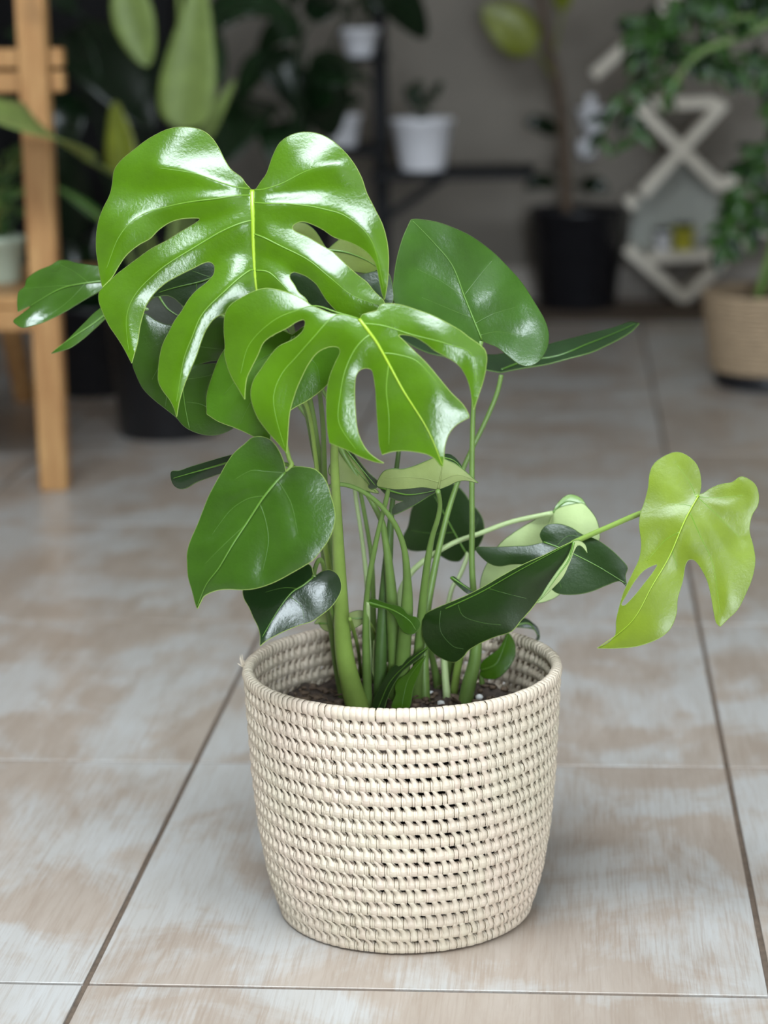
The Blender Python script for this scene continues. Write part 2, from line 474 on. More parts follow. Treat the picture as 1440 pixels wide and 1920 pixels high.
for k in range(520):
    a = srng.random() * 6.283; rr = .114 * math.sqrt(srng.random()); x, y = rr * math.cos(a), rr * math.sin(a)
    s = srng.uniform(.0012, .0042); lump(mb, (SC.x + x, SC.y + y, soil_h(x, y) + s * .3), s * srng.uniform(.8, 2.4), s, s * .7, srng, 5)
for k in range(90):
    a = srng.random() * 6.283; rr = .108 * math.sqrt(srng.random()); x, y = SC.x + rr * math.cos(a), SC.y + rr * math.sin(a)
    b = srng.random() * 6.283; l = srng.uniform(.006, .018); z = soil_h(x - SC.x, y - SC.y) + .002
    mb.tube([(x, y, z), (x + l * .5 * math.cos(b), y + l * .5 * math.sin(b), z + srng.uniform(.001, .004)), (x + l * math.cos(b + .4), y + l * math.sin(b + .4), z)], [.0007, .0009, .0004], 5)
o = mb.build('bark_chips', 'bark', soil); o['kind'] = 'stuff'

# ---------------------------------------------------------------- measured shapes (metres)
DATA = {
"leaves":{"A":{"o":[-0.281,1.97,0.6853],"u":[-0.9835,0.0191,-0.1797],"v":[0.1539,-0.4327,-0.8883],"n":[-0.0947,-0.9013,0.4226],"out":[[0.0002,-0.0005,1],[0.004,-0.0058],[0.0075,-0.0127],[0.0154,-0.0215],[0.0202,-0.0322],[0.0238,-0.0433],[0.0283,-0.0531],[0.035,-0.0607],[0.0443,-0.0655],[0.0583,-0.0691],[0.0709,-0.069],[0.0859,-0.0645],[0.0989,-0.0578],[0.1122,-0.0504],[0.1197,-0.0432],[0.1231,-0.0319],[0.1265,-0.022],[0.1321,-0.012],[0.1377,-0.0001],[0.1419,0.0132],[0.1439,0.0269],[0.1434,0.0415],[0.1428,0.054],[0.1423,0.0607,1],[0.1357,0.0567],[0.1312,0.0532],[0.1249,0.0457],[0.1164,0.0377],[0.1043,0.0311],[0.094,0.0272],[0.0852,0.0206],[0.0746,0.0159],[0.0644,0.0149],[0.0544,0.0162],[0.0482,0.0176],[0.0479,0.0191],[0.0534,0.0217],[0.066,0.0264],[0.0785,0.032],[0.093,0.0367],[0.1039,0.0414],[0.1149,0.0464],[0.1258,0.0517],[0.1336,0.0566],[0.1417,0.0614],[0.1461,0.0652],[0.147,0.0732],[0.1435,0.0865],[0.1398,0.0973],[0.1334,0.1105],[0.1287,0.1215],[0.1252,0.1325,1],[0.122,0.1266],[0.117,0.1158],[0.1131,0.1026],[0.1094,0.0932],[0.1049,0.0839],[0.0967,0.0756],[0.0857,0.0688],[0.0731,0.0641],[0.0608,0.0604],[0.0504,0.0574],[0.0444,0.0575],[0.0409,0.0612],[0.0411,0.0665],[0.0428,0.0708],[0.0495,0.0762],[0.0593,0.081],[0.0672,0.0874],[0.0743,0.096],[0.0826,0.1042],[0.0889,0.1128],[0.0953,0.1212],[0.1001,0.1319],[0.1035,0.1448],[0.1041,0.1526],[0.1011,0.1613],[0.0959,0.1706],[0.093,0.1791],[0.0924,0.1861,1],[0.0899,0.1797],[0.0856,0.1688],[0.0803,0.1577],[0.0739,0.147],[0.0672,0.1369],[0.0612,0.1268],[0.0558,0.1183],[0.0488,0.1107],[0.0425,0.1072],[0.0348,0.1058],[0.0263,0.1105],[0.0179,0.1173],[0.0075,0.1247],[0.0006,0.1308,1],[-0.0085,0.1264],[-0.0199,0.122],[-0.0317,0.1193],[-0.0364,0.1143],[-0.0344,0.1069],[-0.0294,0.101],[-0.0263,0.093],[-0.0231,0.086],[-0.0235,0.0818],[-0.0275,0.0805],[-0.0369,0.0863],[-0.0449,0.095],[-0.0487,0.1028],[-0.0522,0.1111],[-0.0575,0.1195],[-0.0639,0.1266],[-0.0709,0.1306],[-0.0781,0.132,1],[-0.08,0.1289],[-0.087,0.1274],[-0.095,0.1265],[-0.1002,0.123],[-0.0995,0.1193],[-0.0934,0.111],[-0.0881,0.1017],[-0.0824,0.0956],[-0.076,0.0879],[-0.0695,0.0792],[-0.0627,0.0698],[-0.0538,0.0617],[-0.0434,0.0528],[-0.0337,0.0464],[-0.0313,0.0425],[-0.0338,0.0396],[-0.0409,0.0386],[-0.049,0.0423],[-0.0577,0.0485],[-0.0662,0.0567],[-0.0774,0.0637],[-0.0856,0.0698],[-0.0925,0.0767],[-0.0979,0.0857],[-0.0994,0.0946],[-0.0997,0.1042],[-0.1,0.1135],[-0.1008,0.1191,1],[-0.1044,0.1107],[-0.1078,0.0977],[-0.1102,0.0821],[-0.1105,0.068],[-0.1087,0.0536],[-0.1041,0.0386],[-0.0994,0.0236],[-0.0974,0.0114],[-0.0934,-0.0014],[-0.0863,-0.0156],[-0.0759,-0.0301],[-0.0653,-0.0382],[-0.0533,-0.0416],[-0.0424,-0.0414],[-0.0318,-0.0372],[-0.0245,-0.0288],[-0.0189,-0.0191],[-0.0149,-0.0118],[-0.0092,-0.0057],[-0.0041,0.0]],
"veins":[[[-0.0005,0.0003],[0.0012,0.0261],[0.005,0.055],[0.0072,0.0885],[0.0055,0.1138],[0.0013,0.1287]],[[0.001,-0.0013],[0.0117,-0.0026],[0.026,-0.0096],[0.0484,-0.0225],[0.0772,-0.0328]],[[0.0004,0.0054],[0.0105,0.0055],[0.0277,0.0059],[0.0682,0.0025],[0.0985,0.0059],[0.1202,0.0226],[0.1357,0.0464]],[[0.0016,0.029],[0.008,0.0297],[0.0323,0.0354],[0.0636,0.0475],[0.0889,0.0589],[0.1113,0.0741],[0.1227,0.0942],[0.1255,0.1224]],[[0.0065,0.0717],[0.0103,0.0728],[0.0306,0.0867],[0.0547,0.104],[0.0677,0.1227],[0.0791,0.1411],[0.09,0.1741]],[[-0.0023,0.0003],[-0.0108,0.0029],[-0.0272,0.0019],[-0.0523,-0.0042],[-0.0782,-0.0044]],[[-0.0008,0.0131],[-0.0137,0.0179],[-0.033,0.0225],[-0.0593,0.0319],[-0.0809,0.044],[-0.0987,0.0697],[-0.1022,0.1105]],[[0.0027,0.0407],[-0.0057,0.0468],[-0.0184,0.0567],[-0.0413,0.0739],[-0.0586,0.0943],[-0.0748,0.1121],[-0.0956,0.1236]],[[0.0053,0.0731],[-0.0068,0.0783],[-0.022,0.0999],[-0.0278,0.1151]]],"holes":[],"prm":{"cv":0.5,"cu":0.35,"fold":0.03,"pl":-0.0085,"ps":0.022,"ed":0.002,"es":0.012,"seed":0.0},
"top":"leaf_bright","under":"under_olive","flip":0,"vein":"vein_lime","rib":0.0024},
"B":{"o":[-0.1792,1.87,0.5852],"u":[-0.8615,-0.0782,-0.5018],"v":[0.4948,-0.3521,-0.7945],"n":[-0.1145,-0.9327,0.342],"out":[[0.0001,-0.0005,1],[0.0023,-0.0038],[0.0081,-0.0097],[0.0178,-0.0173],[0.0247,-0.0261],[0.03,-0.0338],[0.0332,-0.0415],[0.0383,-0.0498],[0.047,-0.0603],[0.0567,-0.0685],[0.0668,-0.0717],[0.0781,-0.0727],[0.089,-0.0725],[0.0975,-0.0685],[0.1056,-0.0574],[0.111,-0.0469],[0.1155,-0.0405],[0.1183,-0.0304],[0.1194,-0.0187],[0.1188,-0.0062],[0.1186,0.003,1],[0.1146,-0.0035],[0.1084,-0.0115],[0.1005,-0.0172],[0.0891,-0.024],[0.0808,-0.029],[0.0704,-0.0295],[0.0568,-0.0277],[0.0472,-0.0277],[0.041,-0.0261],[0.0411,-0.0225],[0.047,-0.0175],[0.0574,-0.0165],[0.0711,-0.0185],[0.0838,-0.0151],[0.0951,-0.0106],[0.104,-0.0063],[0.1111,0.0011],[0.1148,0.0106],[0.1165,0.0234],[0.115,0.0368],[0.1124,0.049],[0.1099,0.0613,1],[0.1037,0.0523],[0.0983,0.044],[0.0901,0.0327],[0.0781,0.0216],[0.0677,0.0143],[0.0563,0.0077],[0.0442,0.0039],[0.0332,0.0056],[0.0269,0.0103],[0.0279,0.0148],[0.0338,0.0187],[0.0417,0.0242],[0.0492,0.0313],[0.0562,0.041],[0.0641,0.0547],[0.0694,0.0651],[0.0732,0.0746,1],[0.0693,0.0798],[0.0627,0.0884],[0.0565,0.0978],[0.0484,0.1077],[0.0424,0.1128,1],[0.0457,0.1073],[0.0494,0.0975],[0.0496,0.0859],[0.0472,0.076],[0.0414,0.0637],[0.0341,0.0498],[0.0277,0.0397],[0.0224,0.0359],[0.0164,0.0365],[0.0124,0.0407],[0.0141,0.0478],[0.0186,0.0592],[0.0256,0.0735],[0.0327,0.0872],[0.0379,0.0976],[0.0399,0.106,1],[0.0322,0.1079],[0.0232,0.1121],[0.0152,0.1179],[0.0077,0.1246],[0.0037,0.1315],[0.0028,0.1378],[0.0016,0.1405,1],[-0.0023,0.1351],[-0.0079,0.127],[-0.0154,0.1201],[-0.0244,0.1165],[-0.0335,0.1162],[-0.0376,0.1163],[-0.0384,0.113],[-0.0382,0.1044],[-0.0348,0.0914],[-0.0324,0.0766],[-0.0298,0.0613],[-0.0261,0.0472],[-0.0224,0.0331],[-0.021,0.0276],[-0.0249,0.0288],[-0.0324,0.0358],[-0.038,0.0464],[-0.0407,0.0538],[-0.0463,0.0633],[-0.0515,0.0733],[-0.0526,0.0829],[-0.0511,0.0935],[-0.0479,0.1031],[-0.044,0.1127,1],[-0.0521,0.1055],[-0.0612,0.0969],[-0.0692,0.0877],[-0.0748,0.0796],[-0.0763,0.0736],[-0.0746,0.0677],[-0.0706,0.0591],[-0.0669,0.05],[-0.0602,0.0382],[-0.053,0.0268],[-0.0435,0.015],[-0.0352,0.006],[-0.0265,-0.0005],[-0.0208,-0.0024],[-0.016,0.0002],[-0.0081,-0.002],[-0.0035,-0.0029]],
"veins":[[[0.0003,-0.0011],[-0.0014,0.0104],[-0.0028,0.0239],[-0.0025,0.0442],[-0.0021,0.07],[-0.0033,0.1069],[0.0011,0.1388]],[[0.0008,-0.0018],[0.015,-0.0138],[0.0387,-0.0082],[0.0619,-0.0023],[0.0794,0.0028],[0.0946,0.0143],[0.103,0.0321],[0.1088,0.0562]],[[0.0012,-0.0025],[0.0138,-0.0162],[0.0268,-0.031],[0.0425,-0.0357],[0.0644,-0.039],[0.0925,-0.0342],[0.1109,-0.0177]],[[-0.0019,0.0153],[0.0063,0.0165],[0.018,0.0208],[0.032,0.0306],[0.0451,0.046],[0.0579,0.0656],[0.0569,0.0909]],[[-0.0004,0.0038],[-0.0149,0.0152],[-0.0329,0.035],[-0.0544,0.0574],[-0.0655,0.0725],[-0.0571,0.0948]],[[-0.0026,0.034],[-0.0116,0.0408],[-0.024,0.0556],[-0.0302,0.0846]],[[-0.0025,0.0442],[0.0089,0.0609],[0.0188,0.0827],[0.0309,0.1021]]],"holes":[],"prm":{"cv":0.45,"cu":0.6,"fold":-0.06,"pl":-0.003,"ps":0.02,"ed":0.002,"es":0.012,"seed":1.37},
"top":"leaf_bright","under":"under_olive","flip":0,"vein":"vein_lime","rib":0.00144},
"C":{"o":[-0.2436,1.93,0.5642],"u":[-0.9671,0.217,0.1328],"v":[-0.1943,-0.293,-0.9361],"n":[-0.1642,-0.9312,0.3256],"out":[[0.0009,-0.0004,1],[0.0254,-0.0049],[0.0479,0.0058],[0.0592,0.0245],[0.0643,0.0441],[0.0672,0.0631],[0.0636,0.0795,1],[0.0521,0.084],[0.0353,0.0869],[0.0215,0.0903],[0.0097,0.0939],[0.0022,0.0992,1],[0.0027,0.0873],[-0.0022,0.0751],[-0.0119,0.0627],[-0.0253,0.0514],[-0.0384,0.0366],[-0.0488,0.0208],[-0.0473,0.0024],[-0.0323,-0.0115],[-0.0124,-0.0119]],
"veins":[[[0.0005,0.0006],[0.0021,0.0297],[0.0036,0.058],[0.0027,0.0965]],[[0.002,0.0105],[0.028,0.0286],[0.0514,0.0606]],[[0.0021,0.0297],[0.0216,0.0561],[0.0329,0.0828]],[[0.002,0.0105],[-0.0244,0.0202],[-0.0322,0.0372]]],"holes":[],"prm":{"cv":0.6,"cu":0.4,"fold":0.06,"pl":0.004,"seed":2.74},
"top":"leaf_bright2","under":"under_olive","flip":0,"vein":"vein_green","rib":0.00108},
"E":{"o":[-0.3495,2.03,0.5602],"u":[-0.9808,0.166,-0.1028],"v":[0.031,-0.3872,-0.9215],"n":[-0.1928,-0.9069,0.3746],"out":[[0.001,-0.0007,1],[0.0092,-0.0043],[0.0208,-0.001],[0.0328,-0.0057],[0.047,-0.0138],[0.0503,0.0059],[0.0555,0.0307],[0.0521,0.0431],[0.0463,0.0556],[0.0361,0.0664],[0.0248,0.0758],[0.0142,0.0848],[0.0082,0.0922],[0.0001,0.0977],[-0.0125,0.1022],[-0.0254,0.1028],[-0.0386,0.0988],[-0.047,0.0913],[-0.051,0.0771],[-0.0353,0.0407],[-0.0245,0.0382],[-0.0048,0.0373,1],[-0.0179,0.0351],[-0.0359,0.0339],[-0.0496,0.0192],[-0.0451,0.0041],[-0.0275,-0.004],[-0.0122,-0.0046]],
"veins":[[[0.001,-0.0003],[0.0051,0.0239],[0.007,0.0549],[0.0021,0.0956]],[[0.0031,0.0181],[0.0186,0.0259],[0.0359,0.0492]],[[0.0059,0.0381],[0.0192,0.0543],[0.0246,0.0739]],[[0.0031,0.0181],[-0.015,0.0231],[-0.037,0.0275]],[[0.006,0.0508],[-0.0105,0.0504],[-0.0273,0.0475]],[[0.0046,0.0717],[-0.0155,0.0779],[-0.0311,0.0947]]],"holes":[],"prm":{"cv":0.5,"cu":0.5,"fold":0.05,"pl":-0.003,"ed":0.003,"seed":4.11},
"top":"leaf_mid","under":"under_olive","flip":0,"vein":"vein_green","rib":0.00108},
"G":{"o":[-0.3164,2.05,0.606],"u":[-0.2537,0.5221,0.8143],"v":[-0.9555,-0.0044,-0.2949],"n":[-0.1504,-0.8529,0.5],"out":[[0.0013,0.0005,1],[0.015,0.0063],[0.0257,0.0205],[0.025,0.0416],[0.0196,0.0632],[0.01,0.0774],[0.0009,0.075],[-0.003,0.062],[-0.009,0.0543],[-0.02,0.0469],[-0.0323,0.0328],[-0.0347,0.0106],[-0.0237,-0.0045]],
"veins":[[[0.0013,0.0005],[-0.0017,0.0267],[0.0016,0.0678]],[[0.0002,0.0179],[0.0107,0.0321]],[[-0.0026,0.0312],[-0.0198,0.0348]]],"holes":[],"prm":{"cv":0.4,"seed":5.48},
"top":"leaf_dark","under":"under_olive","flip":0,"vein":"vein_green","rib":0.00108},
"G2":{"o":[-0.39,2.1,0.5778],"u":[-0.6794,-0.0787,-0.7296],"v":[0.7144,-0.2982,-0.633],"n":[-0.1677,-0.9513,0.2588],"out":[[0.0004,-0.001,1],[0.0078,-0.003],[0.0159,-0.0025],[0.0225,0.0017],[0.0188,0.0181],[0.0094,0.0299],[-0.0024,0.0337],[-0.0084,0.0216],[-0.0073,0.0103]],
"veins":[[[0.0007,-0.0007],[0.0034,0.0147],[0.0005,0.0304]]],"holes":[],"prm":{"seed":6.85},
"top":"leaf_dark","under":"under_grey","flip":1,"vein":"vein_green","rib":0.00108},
"H":{"o":[-0.2282,2.08,0.6207],"u":[-0.2896,-0.3763,-0.8801],"v":[0.9432,0.0446,-0.3294],"n":[0.1632,-0.9254,0.342],"out":[[-0.0,-0.0,1],[-0.0131,-0.0158],[-0.0169,-0.0285],[-0.0114,-0.037],[-0.0035,-0.0356],[0.0036,-0.0172],[0.0086,0.0028],[0.0118,0.022],[0.0088,0.0396],[0.0015,0.0489],[-0.0096,0.0523],[-0.0189,0.0458],[-0.0224,0.0296],[-0.0181,0.0124]],
"veins":[[[-0.0,-0.0],[-0.003,0.0172],[-0.0031,0.0357],[-0.001,0.0481]]],"holes":[],"prm":{"cv":0.4,"seed":8.22},
"top":"leaf_mid","under":"under_lime","flip":1,"vein":"vein_green","rib":0.00108},
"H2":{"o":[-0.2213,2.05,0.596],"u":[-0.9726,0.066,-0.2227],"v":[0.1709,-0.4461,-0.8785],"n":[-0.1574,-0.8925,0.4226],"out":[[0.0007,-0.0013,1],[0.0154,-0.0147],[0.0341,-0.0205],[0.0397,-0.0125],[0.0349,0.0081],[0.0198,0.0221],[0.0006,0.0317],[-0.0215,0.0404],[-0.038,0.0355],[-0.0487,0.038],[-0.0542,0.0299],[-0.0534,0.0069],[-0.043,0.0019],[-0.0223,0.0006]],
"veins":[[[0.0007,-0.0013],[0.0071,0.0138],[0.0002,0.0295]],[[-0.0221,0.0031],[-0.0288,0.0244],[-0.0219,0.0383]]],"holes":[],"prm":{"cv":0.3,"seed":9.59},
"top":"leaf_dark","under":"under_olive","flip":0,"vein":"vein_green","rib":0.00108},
"D":{"o":[-0.2467,1.885,0.4532],"u":[-0.8269,0.2641,0.4965],"v":[-0.5503,-0.198,-0.8112],"n":[-0.1159,-0.944,0.309],"out":[[0.0001,0.0,1],[0.0033,-0.003],[0.0079,-0.0069],[0.0145,-0.011],[0.0225,-0.0143],[0.0296,-0.0151],[0.0369,-0.0128],[0.0426,-0.008],[0.0452,-0.0],[0.0487,0.0113],[0.0492,0.0222],[0.0485,0.0325],[0.0473,0.0455],[0.0462,0.0569],[0.0441,0.069],[0.0419,0.0811],[0.04,0.0936],[0.0368,0.1051],[0.0314,0.1137],[0.0253,0.1219],[0.0205,0.1263],[0.0143,0.1313],[0.0076,0.1375],[0.0031,0.1407,1],[0.0037,0.1342],[0.0038,0.1283],[0.0003,0.1222],[-0.0054,0.1158],[-0.0133,0.1101],[-0.0227,0.1046],[-0.031,0.0981],[-0.0388,0.0891],[-0.0458,0.0785],[-0.0524,0.0667],[-0.0573,0.0575],[-0.0609,0.0491],[-0.062,0.0393],[-0.0625,0.0285],[-0.0606,0.0177],[-0.0563,0.0084],[-0.0504,0.0017],[-0.0433,-0.0042],[-0.0351,-0.0109],[-0.0272,-0.0147],[-0.0192,-0.0154],[-0.0119,-0.0126],[-0.0051,-0.0089],[-0.002,-0.0054],[-0.001,-0.0014]],
"veins":[[[0.0001,0.0004],[0.002,0.0139],[0.0042,0.0347],[0.005,0.0697],[0.0045,0.0995],[0.0068,0.119],[0.0042,0.1384]],[[0.0002,0.0011],[0.0151,0.0093],[0.0268,0.0159],[0.0353,0.0302]],[[0.0021,0.0093],[-0.0154,0.0174],[-0.025,0.0247],[-0.0386,0.0383]],[[0.0031,0.0265],[0.0159,0.0374],[0.0242,0.0546],[0.0263,0.0802]],[[0.0042,0.0347],[-0.0074,0.0435],[-0.0199,0.0579],[-0.0293,0.0818]],[[0.0053,0.0577],[0.011,0.078],[0.0178,0.105]]],"holes":[],"prm":{"cv":0.7,"cu":1.3,"fold":0.06,"pl":0.004,"ps":0.014,"ed":0.0025,"seed":10.96},
"top":"leaf_mid","under":"under_olive","flip":0,"vein":"vein_green","rib":0.0012},
"L":{"o":[-0.2257,1.89,0.3599],"u":[-0.7708,0.2386,0.5906],"v":[-0.637,-0.2888,-0.7147],"n":[0.0,-0.9272,0.3746],"out":[[0.0005,-0.0001,1],[0.0042,-0.0031],[0.0077,-0.0054],[0.012,-0.0054],[0.0189,0.0018],[0.0262,0.0157],[0.0367,0.0321],[0.0437,0.0444],[0.0413,0.0493],[0.0355,0.0532],[0.0279,0.0556],[0.0184,0.0599],[0.0099,0.0633],[0.0033,0.0678],[-0.0023,0.0749,1],[-0.0034,0.0688],[-0.0063,0.0605],[-0.0106,0.05],[-0.0162,0.0391],[-0.0219,0.0301],[-0.0251,0.0199],[-0.0269,0.0101],[-0.0263,0.0005],[-0.0238,-0.0074],[-0.0184,-0.0129],[-0.0122,-0.0152],[-0.0066,-0.0141],[-0.0023,-0.0095],[-0.0008,-0.004]],
"veins":[[[0.0005,0.0003],[0.0021,0.0105],[0.0059,0.0219],[0.0055,0.0383],[0.0008,0.0676]],[[0.0039,0.0162],[0.0149,0.0239],[0.025,0.0367]],[[0.0058,0.026],[-0.0071,0.0257],[-0.0159,0.0328]]],"holes":[],"prm":{"cv":0.8,"cu":0.5,"fold":-0.24,"pl":0.002,"ed":0.0025,"seed":12.33},
"top":"leaf_dark2","under":"under_olive","flip":0,"vein":"vein_green","rib":0.00096},
"M":{"o":[-0.3004,1.96,0.4541],"u":[-0.2136,0.2816,0.9354],"v":[-0.8838,0.3522,-0.3079],"n":[-0.4162,-0.8925,0.1736],"out":[[0.0004,0.0017,1],[0.0007,0.0201],[0.0006,0.0365],[0.0003,0.0524],[-0.0004,0.0638],[0.001,0.0728],[-0.0047,0.0745],[-0.0112,0.0732],[-0.0159,0.0679],[-0.0166,0.06],[-0.0139,0.0484],[-0.0128,0.0359],[-0.0122,0.0245],[-0.0123,0.0079]],
"veins":[[[-0.0053,0.0034],[-0.0053,0.0372],[-0.0056,0.0708]]],"holes":[],"prm":{"cv":0.1,"cu":6.0,"fold":0,"ed":0.0025,"es":0.006,"seed":13.7},
"top":"leaf_dark2","under":"under_olive","flip":0,"vein":"vein_green","rib":0.00108},
"I":{"o":[-0.4429,2.12,0.5891],"u":[-0.2214,0.6727,0.706],"v":[-0.9548,-0.0023,-0.2972],"n":[-0.1983,-0.7399,0.6428],"out":[[0.0023,0.0008,1],[0.018,0.001],[0.0274,0.0159],[0.0345,0.028],[0.0422,0.0368],[0.0469,0.0461],[0.0435,0.0555],[0.0414,0.0703],[0.0375,0.0805],[0.0315,0.0839],[0.0266,0.0903],[0.0132,0.0924],[0.0009,0.0923,1],[0.0033,0.0803],[0.0014,0.0791,1],[-0.0051,0.0908],[-0.0087,0.0972],[-0.0142,0.095],[-0.0211,0.0882],[-0.021,0.0762],[-0.0176,0.0587],[-0.0145,0.0394],[-0.0118,0.0195],[-0.0076,0.0076]],
"veins":[[[0.0018,0.0008],[0.0038,0.0207],[0.0073,0.0479],[0.0021,0.079]],[[0.0034,0.0173],[0.0246,0.0309],[0.0408,0.0449]],[[0.005,0.0314],[0.0157,0.0536],[0.0294,0.0841]],[[0.0038,0.0207],[-0.0053,0.0378],[-0.015,0.0691]]],"holes":[],"prm":{"cv":0.3,"cu":0.5,"fold":0.08,"pl":0.006,"ps":0.012,"seed":15.07},
"top":"leaf_mid","under":"under_olive","flip":0,"vein":"vein_green","rib":0.00108},
"J":{"o":[-0.4329,2.1,0.5714],"u":[-0.5223,0.6235,0.5817],"v":[-0.8054,-0.1366,-0.5768],"n":[-0.2802,-0.7698,0.5736],"out":[[0.0014,0.0002,1],[0.0053,0.0087],[0.0055,0.0213],[0.0029,0.0329],[-0.0,0.0443],[-0.0025,0.0559],[-0.0033,0.0672],[-0.0025,0.0762,1],[-0.0081,0.0665],[-0.0122,0.0567],[-0.0121,0.0424],[-0.0092,0.0271],[-0.0068,0.0138],[-0.0076,0.0034]],
"veins":[[[-0.0023,0.0026],[-0.0048,0.0327],[-0.003,0.0738]]],"holes":[],"prm":{"cv":0.3,"cu":1.0,"fold":0.2,"seed":16.44},
"top":"leaf_mid","under":"under_olive","flip":0,"vein":"vein_green","rib":0.00108},
"F":{"o":[-0.0858,2.06,0.5392],"u":[0.7942,0.4285,0.4309],"v":[-0.4995,0.0564,0.8645],"n":[0.3462,-0.9018,0.2588],"out":[[0.0009,-0.0001,1],[-0.0051,-0.0037],[-0.0173,0.0031],[-0.0319,0.0236],[-0.0473,0.0469],[-0.0553,0.0685],[-0.0518,0.079],[-0.0452,0.0877],[-0.0326,0.1027],[-0.0179,0.1165],[-0.0014,0.127,1],[0.0039,0.1247],[0.0181,0.1138],[0.0302,0.0999],[0.0422,0.0837],[0.0519,0.0637],[0.0571,0.0429],[0.061,0.0232],[0.0618,0.0026],[0.061,-0.0148],[0.0567,-0.0276],[0.0477,-0.0376],[0.0352,-0.0429],[0.0258,-0.0417],[0.0196,-0.0358],[0.0159,-0.0259],[0.0109,-0.0128],[0.0049,-0.0053]],
"veins":[[[0.0008,0.0009],[0.0027,0.019],[0.006,0.0419],[0.0106,0.0715],[0.0059,0.0987],[-0.0012,0.1254]],[[0.0012,0.005],[0.018,-0.0007],[0.0358,-0.0148]],[[0.0026,0.0165],[0.0219,0.0155],[0.0451,0.0098]],[[0.0038,0.0208],[-0.0112,0.0393],[-0.0295,0.0619]],[[0.006,0.0419],[-0.0054,0.0659],[-0.0194,0.0861]],[[0.0072,0.0438],[0.0312,0.0526],[0.0483,0.0581]]],"holes":[],"prm":{"cv":-0.35,"cu":0.5,"fold":0.12,"pl":0.003,"ed":0.0025,"nz":0.0012,"seed":17.81},
"top":"leaf_mid2","under":"under_olive","flip":0,"vein":"vein_green","rib":0.00096},
"K":{"o":[-0.0712,2.14,0.497],"u":[0.5557,-0.7708,-0.3114],"v":[0.8314,0.5152,0.2082],"n":[0.0,-0.3746,0.9272],"out":[[-0.0009,0.0005,1],[-0.0163,-0.0137],[-0.0437,-0.0267],[-0.0629,-0.0449],[-0.0858,-0.0551],[-0.0978,-0.0552],[-0.0944,-0.0321],[-0.0661,-0.013],[-0.0316,0.0031],[-0.0235,0.0269],[-0.0181,0.06],[-0.0123,0.0931],[-0.0114,0.1299],[-0.0135,0.1566],[-0.0066,0.1632,1],[0.0036,0.1447],[0.0129,0.1133],[0.018,0.0852],[0.0093,0.0543],[0.003,0.0221]],
"veins":[[[-0.0037,0.0023],[-0.0043,0.0388],[0.0066,0.0805],[-0.0073,0.1586]]],"holes":[],"prm":{"cv":0.05,"cu":0.3,"fold":0.15,"seed":19.18},
"top":"leaf_dark2","under":"under_olive","flip":0,"vein":"vein_dark","rib":0.00108},
"N":{"o":[-0.2167,2.03,0.4467],"u":[-0.7027,-0.4471,-0.5534],"v":[0.6327,-0.0371,-0.7735],"n":[0.3253,-0.8937,0.309],"out":[[0.0001,-0.0,1],[0.0129,0.006],[0.0225,0.0128],[0.0201,0.0275],[0.0133,0.0375],[0.0059,0.0472],[-0.0018,0.0565],[-0.0022,0.0506],[-0.0034,0.0414],[-0.005,0.028],[-0.0057,0.0158],[-0.0037,0.0068]],
"veins":[[[0.0004,0.0004],[0.0009,0.0233],[-0.0003,0.0538]]],"holes":[],"prm":{"cv":0.3,"seed":20.55},
"top":"leaf_dark2","under":"under_olive","flip":1,"vein":"vein_green","rib":0.00108},
"N2":{"o":[-0.2091,2.025,0.4451],"u":[-0.7386,-0.0553,-0.6719],"v":[0.6288,-0.416,-0.6569],"n":[-0.2432,-0.9077,0.342],"out":[[0.0005,-0.0011,1],[-0.0023,0.0029],[-0.002,0.0156],[-0.0019,0.0302],[-0.0033,0.041],[-0.0031,0.0456],[0.0004,0.0462],[0.0058,0.0437],[0.0061,0.0401],[0.0034,0.0397],[0.001,0.0265],[-0.0004,0.01]],
"veins":[[[0.0007,-0.0009],[0.0005,0.0211],[0.0005,0.0443]]],"holes":[],"prm":{"cv":0.3,"seed":21.92},
"top":"under_dark","under":"under_olive","flip":0,"vein":"vein_green","rib":0.00108},
"O":{"o":[-0.1231,1.985,0.4161],"u":[0.9858,0.0059,-0.1681],"v":[0.1682,-0.0344,0.9852],"n":[0.0,-0.9994,-0.0349],"out":[[-0.0,-0.0003,1],[-0.0046,-0.0001],[-0.0144,-0.0005],[-0.0266,-0.0042],[-0.0376,-0.007],[-0.0461,-0.0077],[-0.0545,-0.0075],[-0.0543,-0.0012],[-0.0505,0.007],[-0.0432,0.0107],[-0.0335,0.0123],[-0.023,0.0176],[-0.0127,0.0245],[-0.005,0.0293],[0.0051,0.027],[0.011,0.0253],[0.0202,0.0203],[0.0265,0.0163],[0.0341,0.0112,1],[0.023,0.012],[0.015,0.0095],[0.0087,0.0051],[0.0029,0.0016]],
"veins":[[[-0.0001,0.0003],[0.0003,0.014],[-0.0001,0.0252]],[[0.0,0.0067],[-0.0185,0.0076],[-0.0489,0.0016]],[[0.0005,0.0083],[0.014,0.016],[0.0283,0.0138]]],"holes":[],"prm":{"cv":0.6,"cu":0.5,"fold":-0.06,"seed":23.29},
"top":"leaf_mid","under":"under_olive","flip":1,"vein":"under_olive","rib":0.00108},
"O2":{"o":[-0.1812,2.04,0.4072],"u":[-0.1324,-0.4505,-0.8829],"v":[0.9645,-0.2639,-0.01],"n":[-0.2285,-0.8529,0.4695],"out":[[-0.0006,-0.0009,1],[0.007,0.0086],[0.0113,0.0187],[0.0119,0.0263],[0.0171,0.0182],[0.0253,0.0188],[0.0164,0.0344],[0.0052,0.0488],[-0.0002,0.0555],[-0.0044,0.0477],[-0.0042,0.0238]],
"veins":[[[-0.0003,-0.0008],[0.006,0.0285],[0.0,0.0541]]],"holes":[],"prm":{"cv":0.3,"seed":24.66},
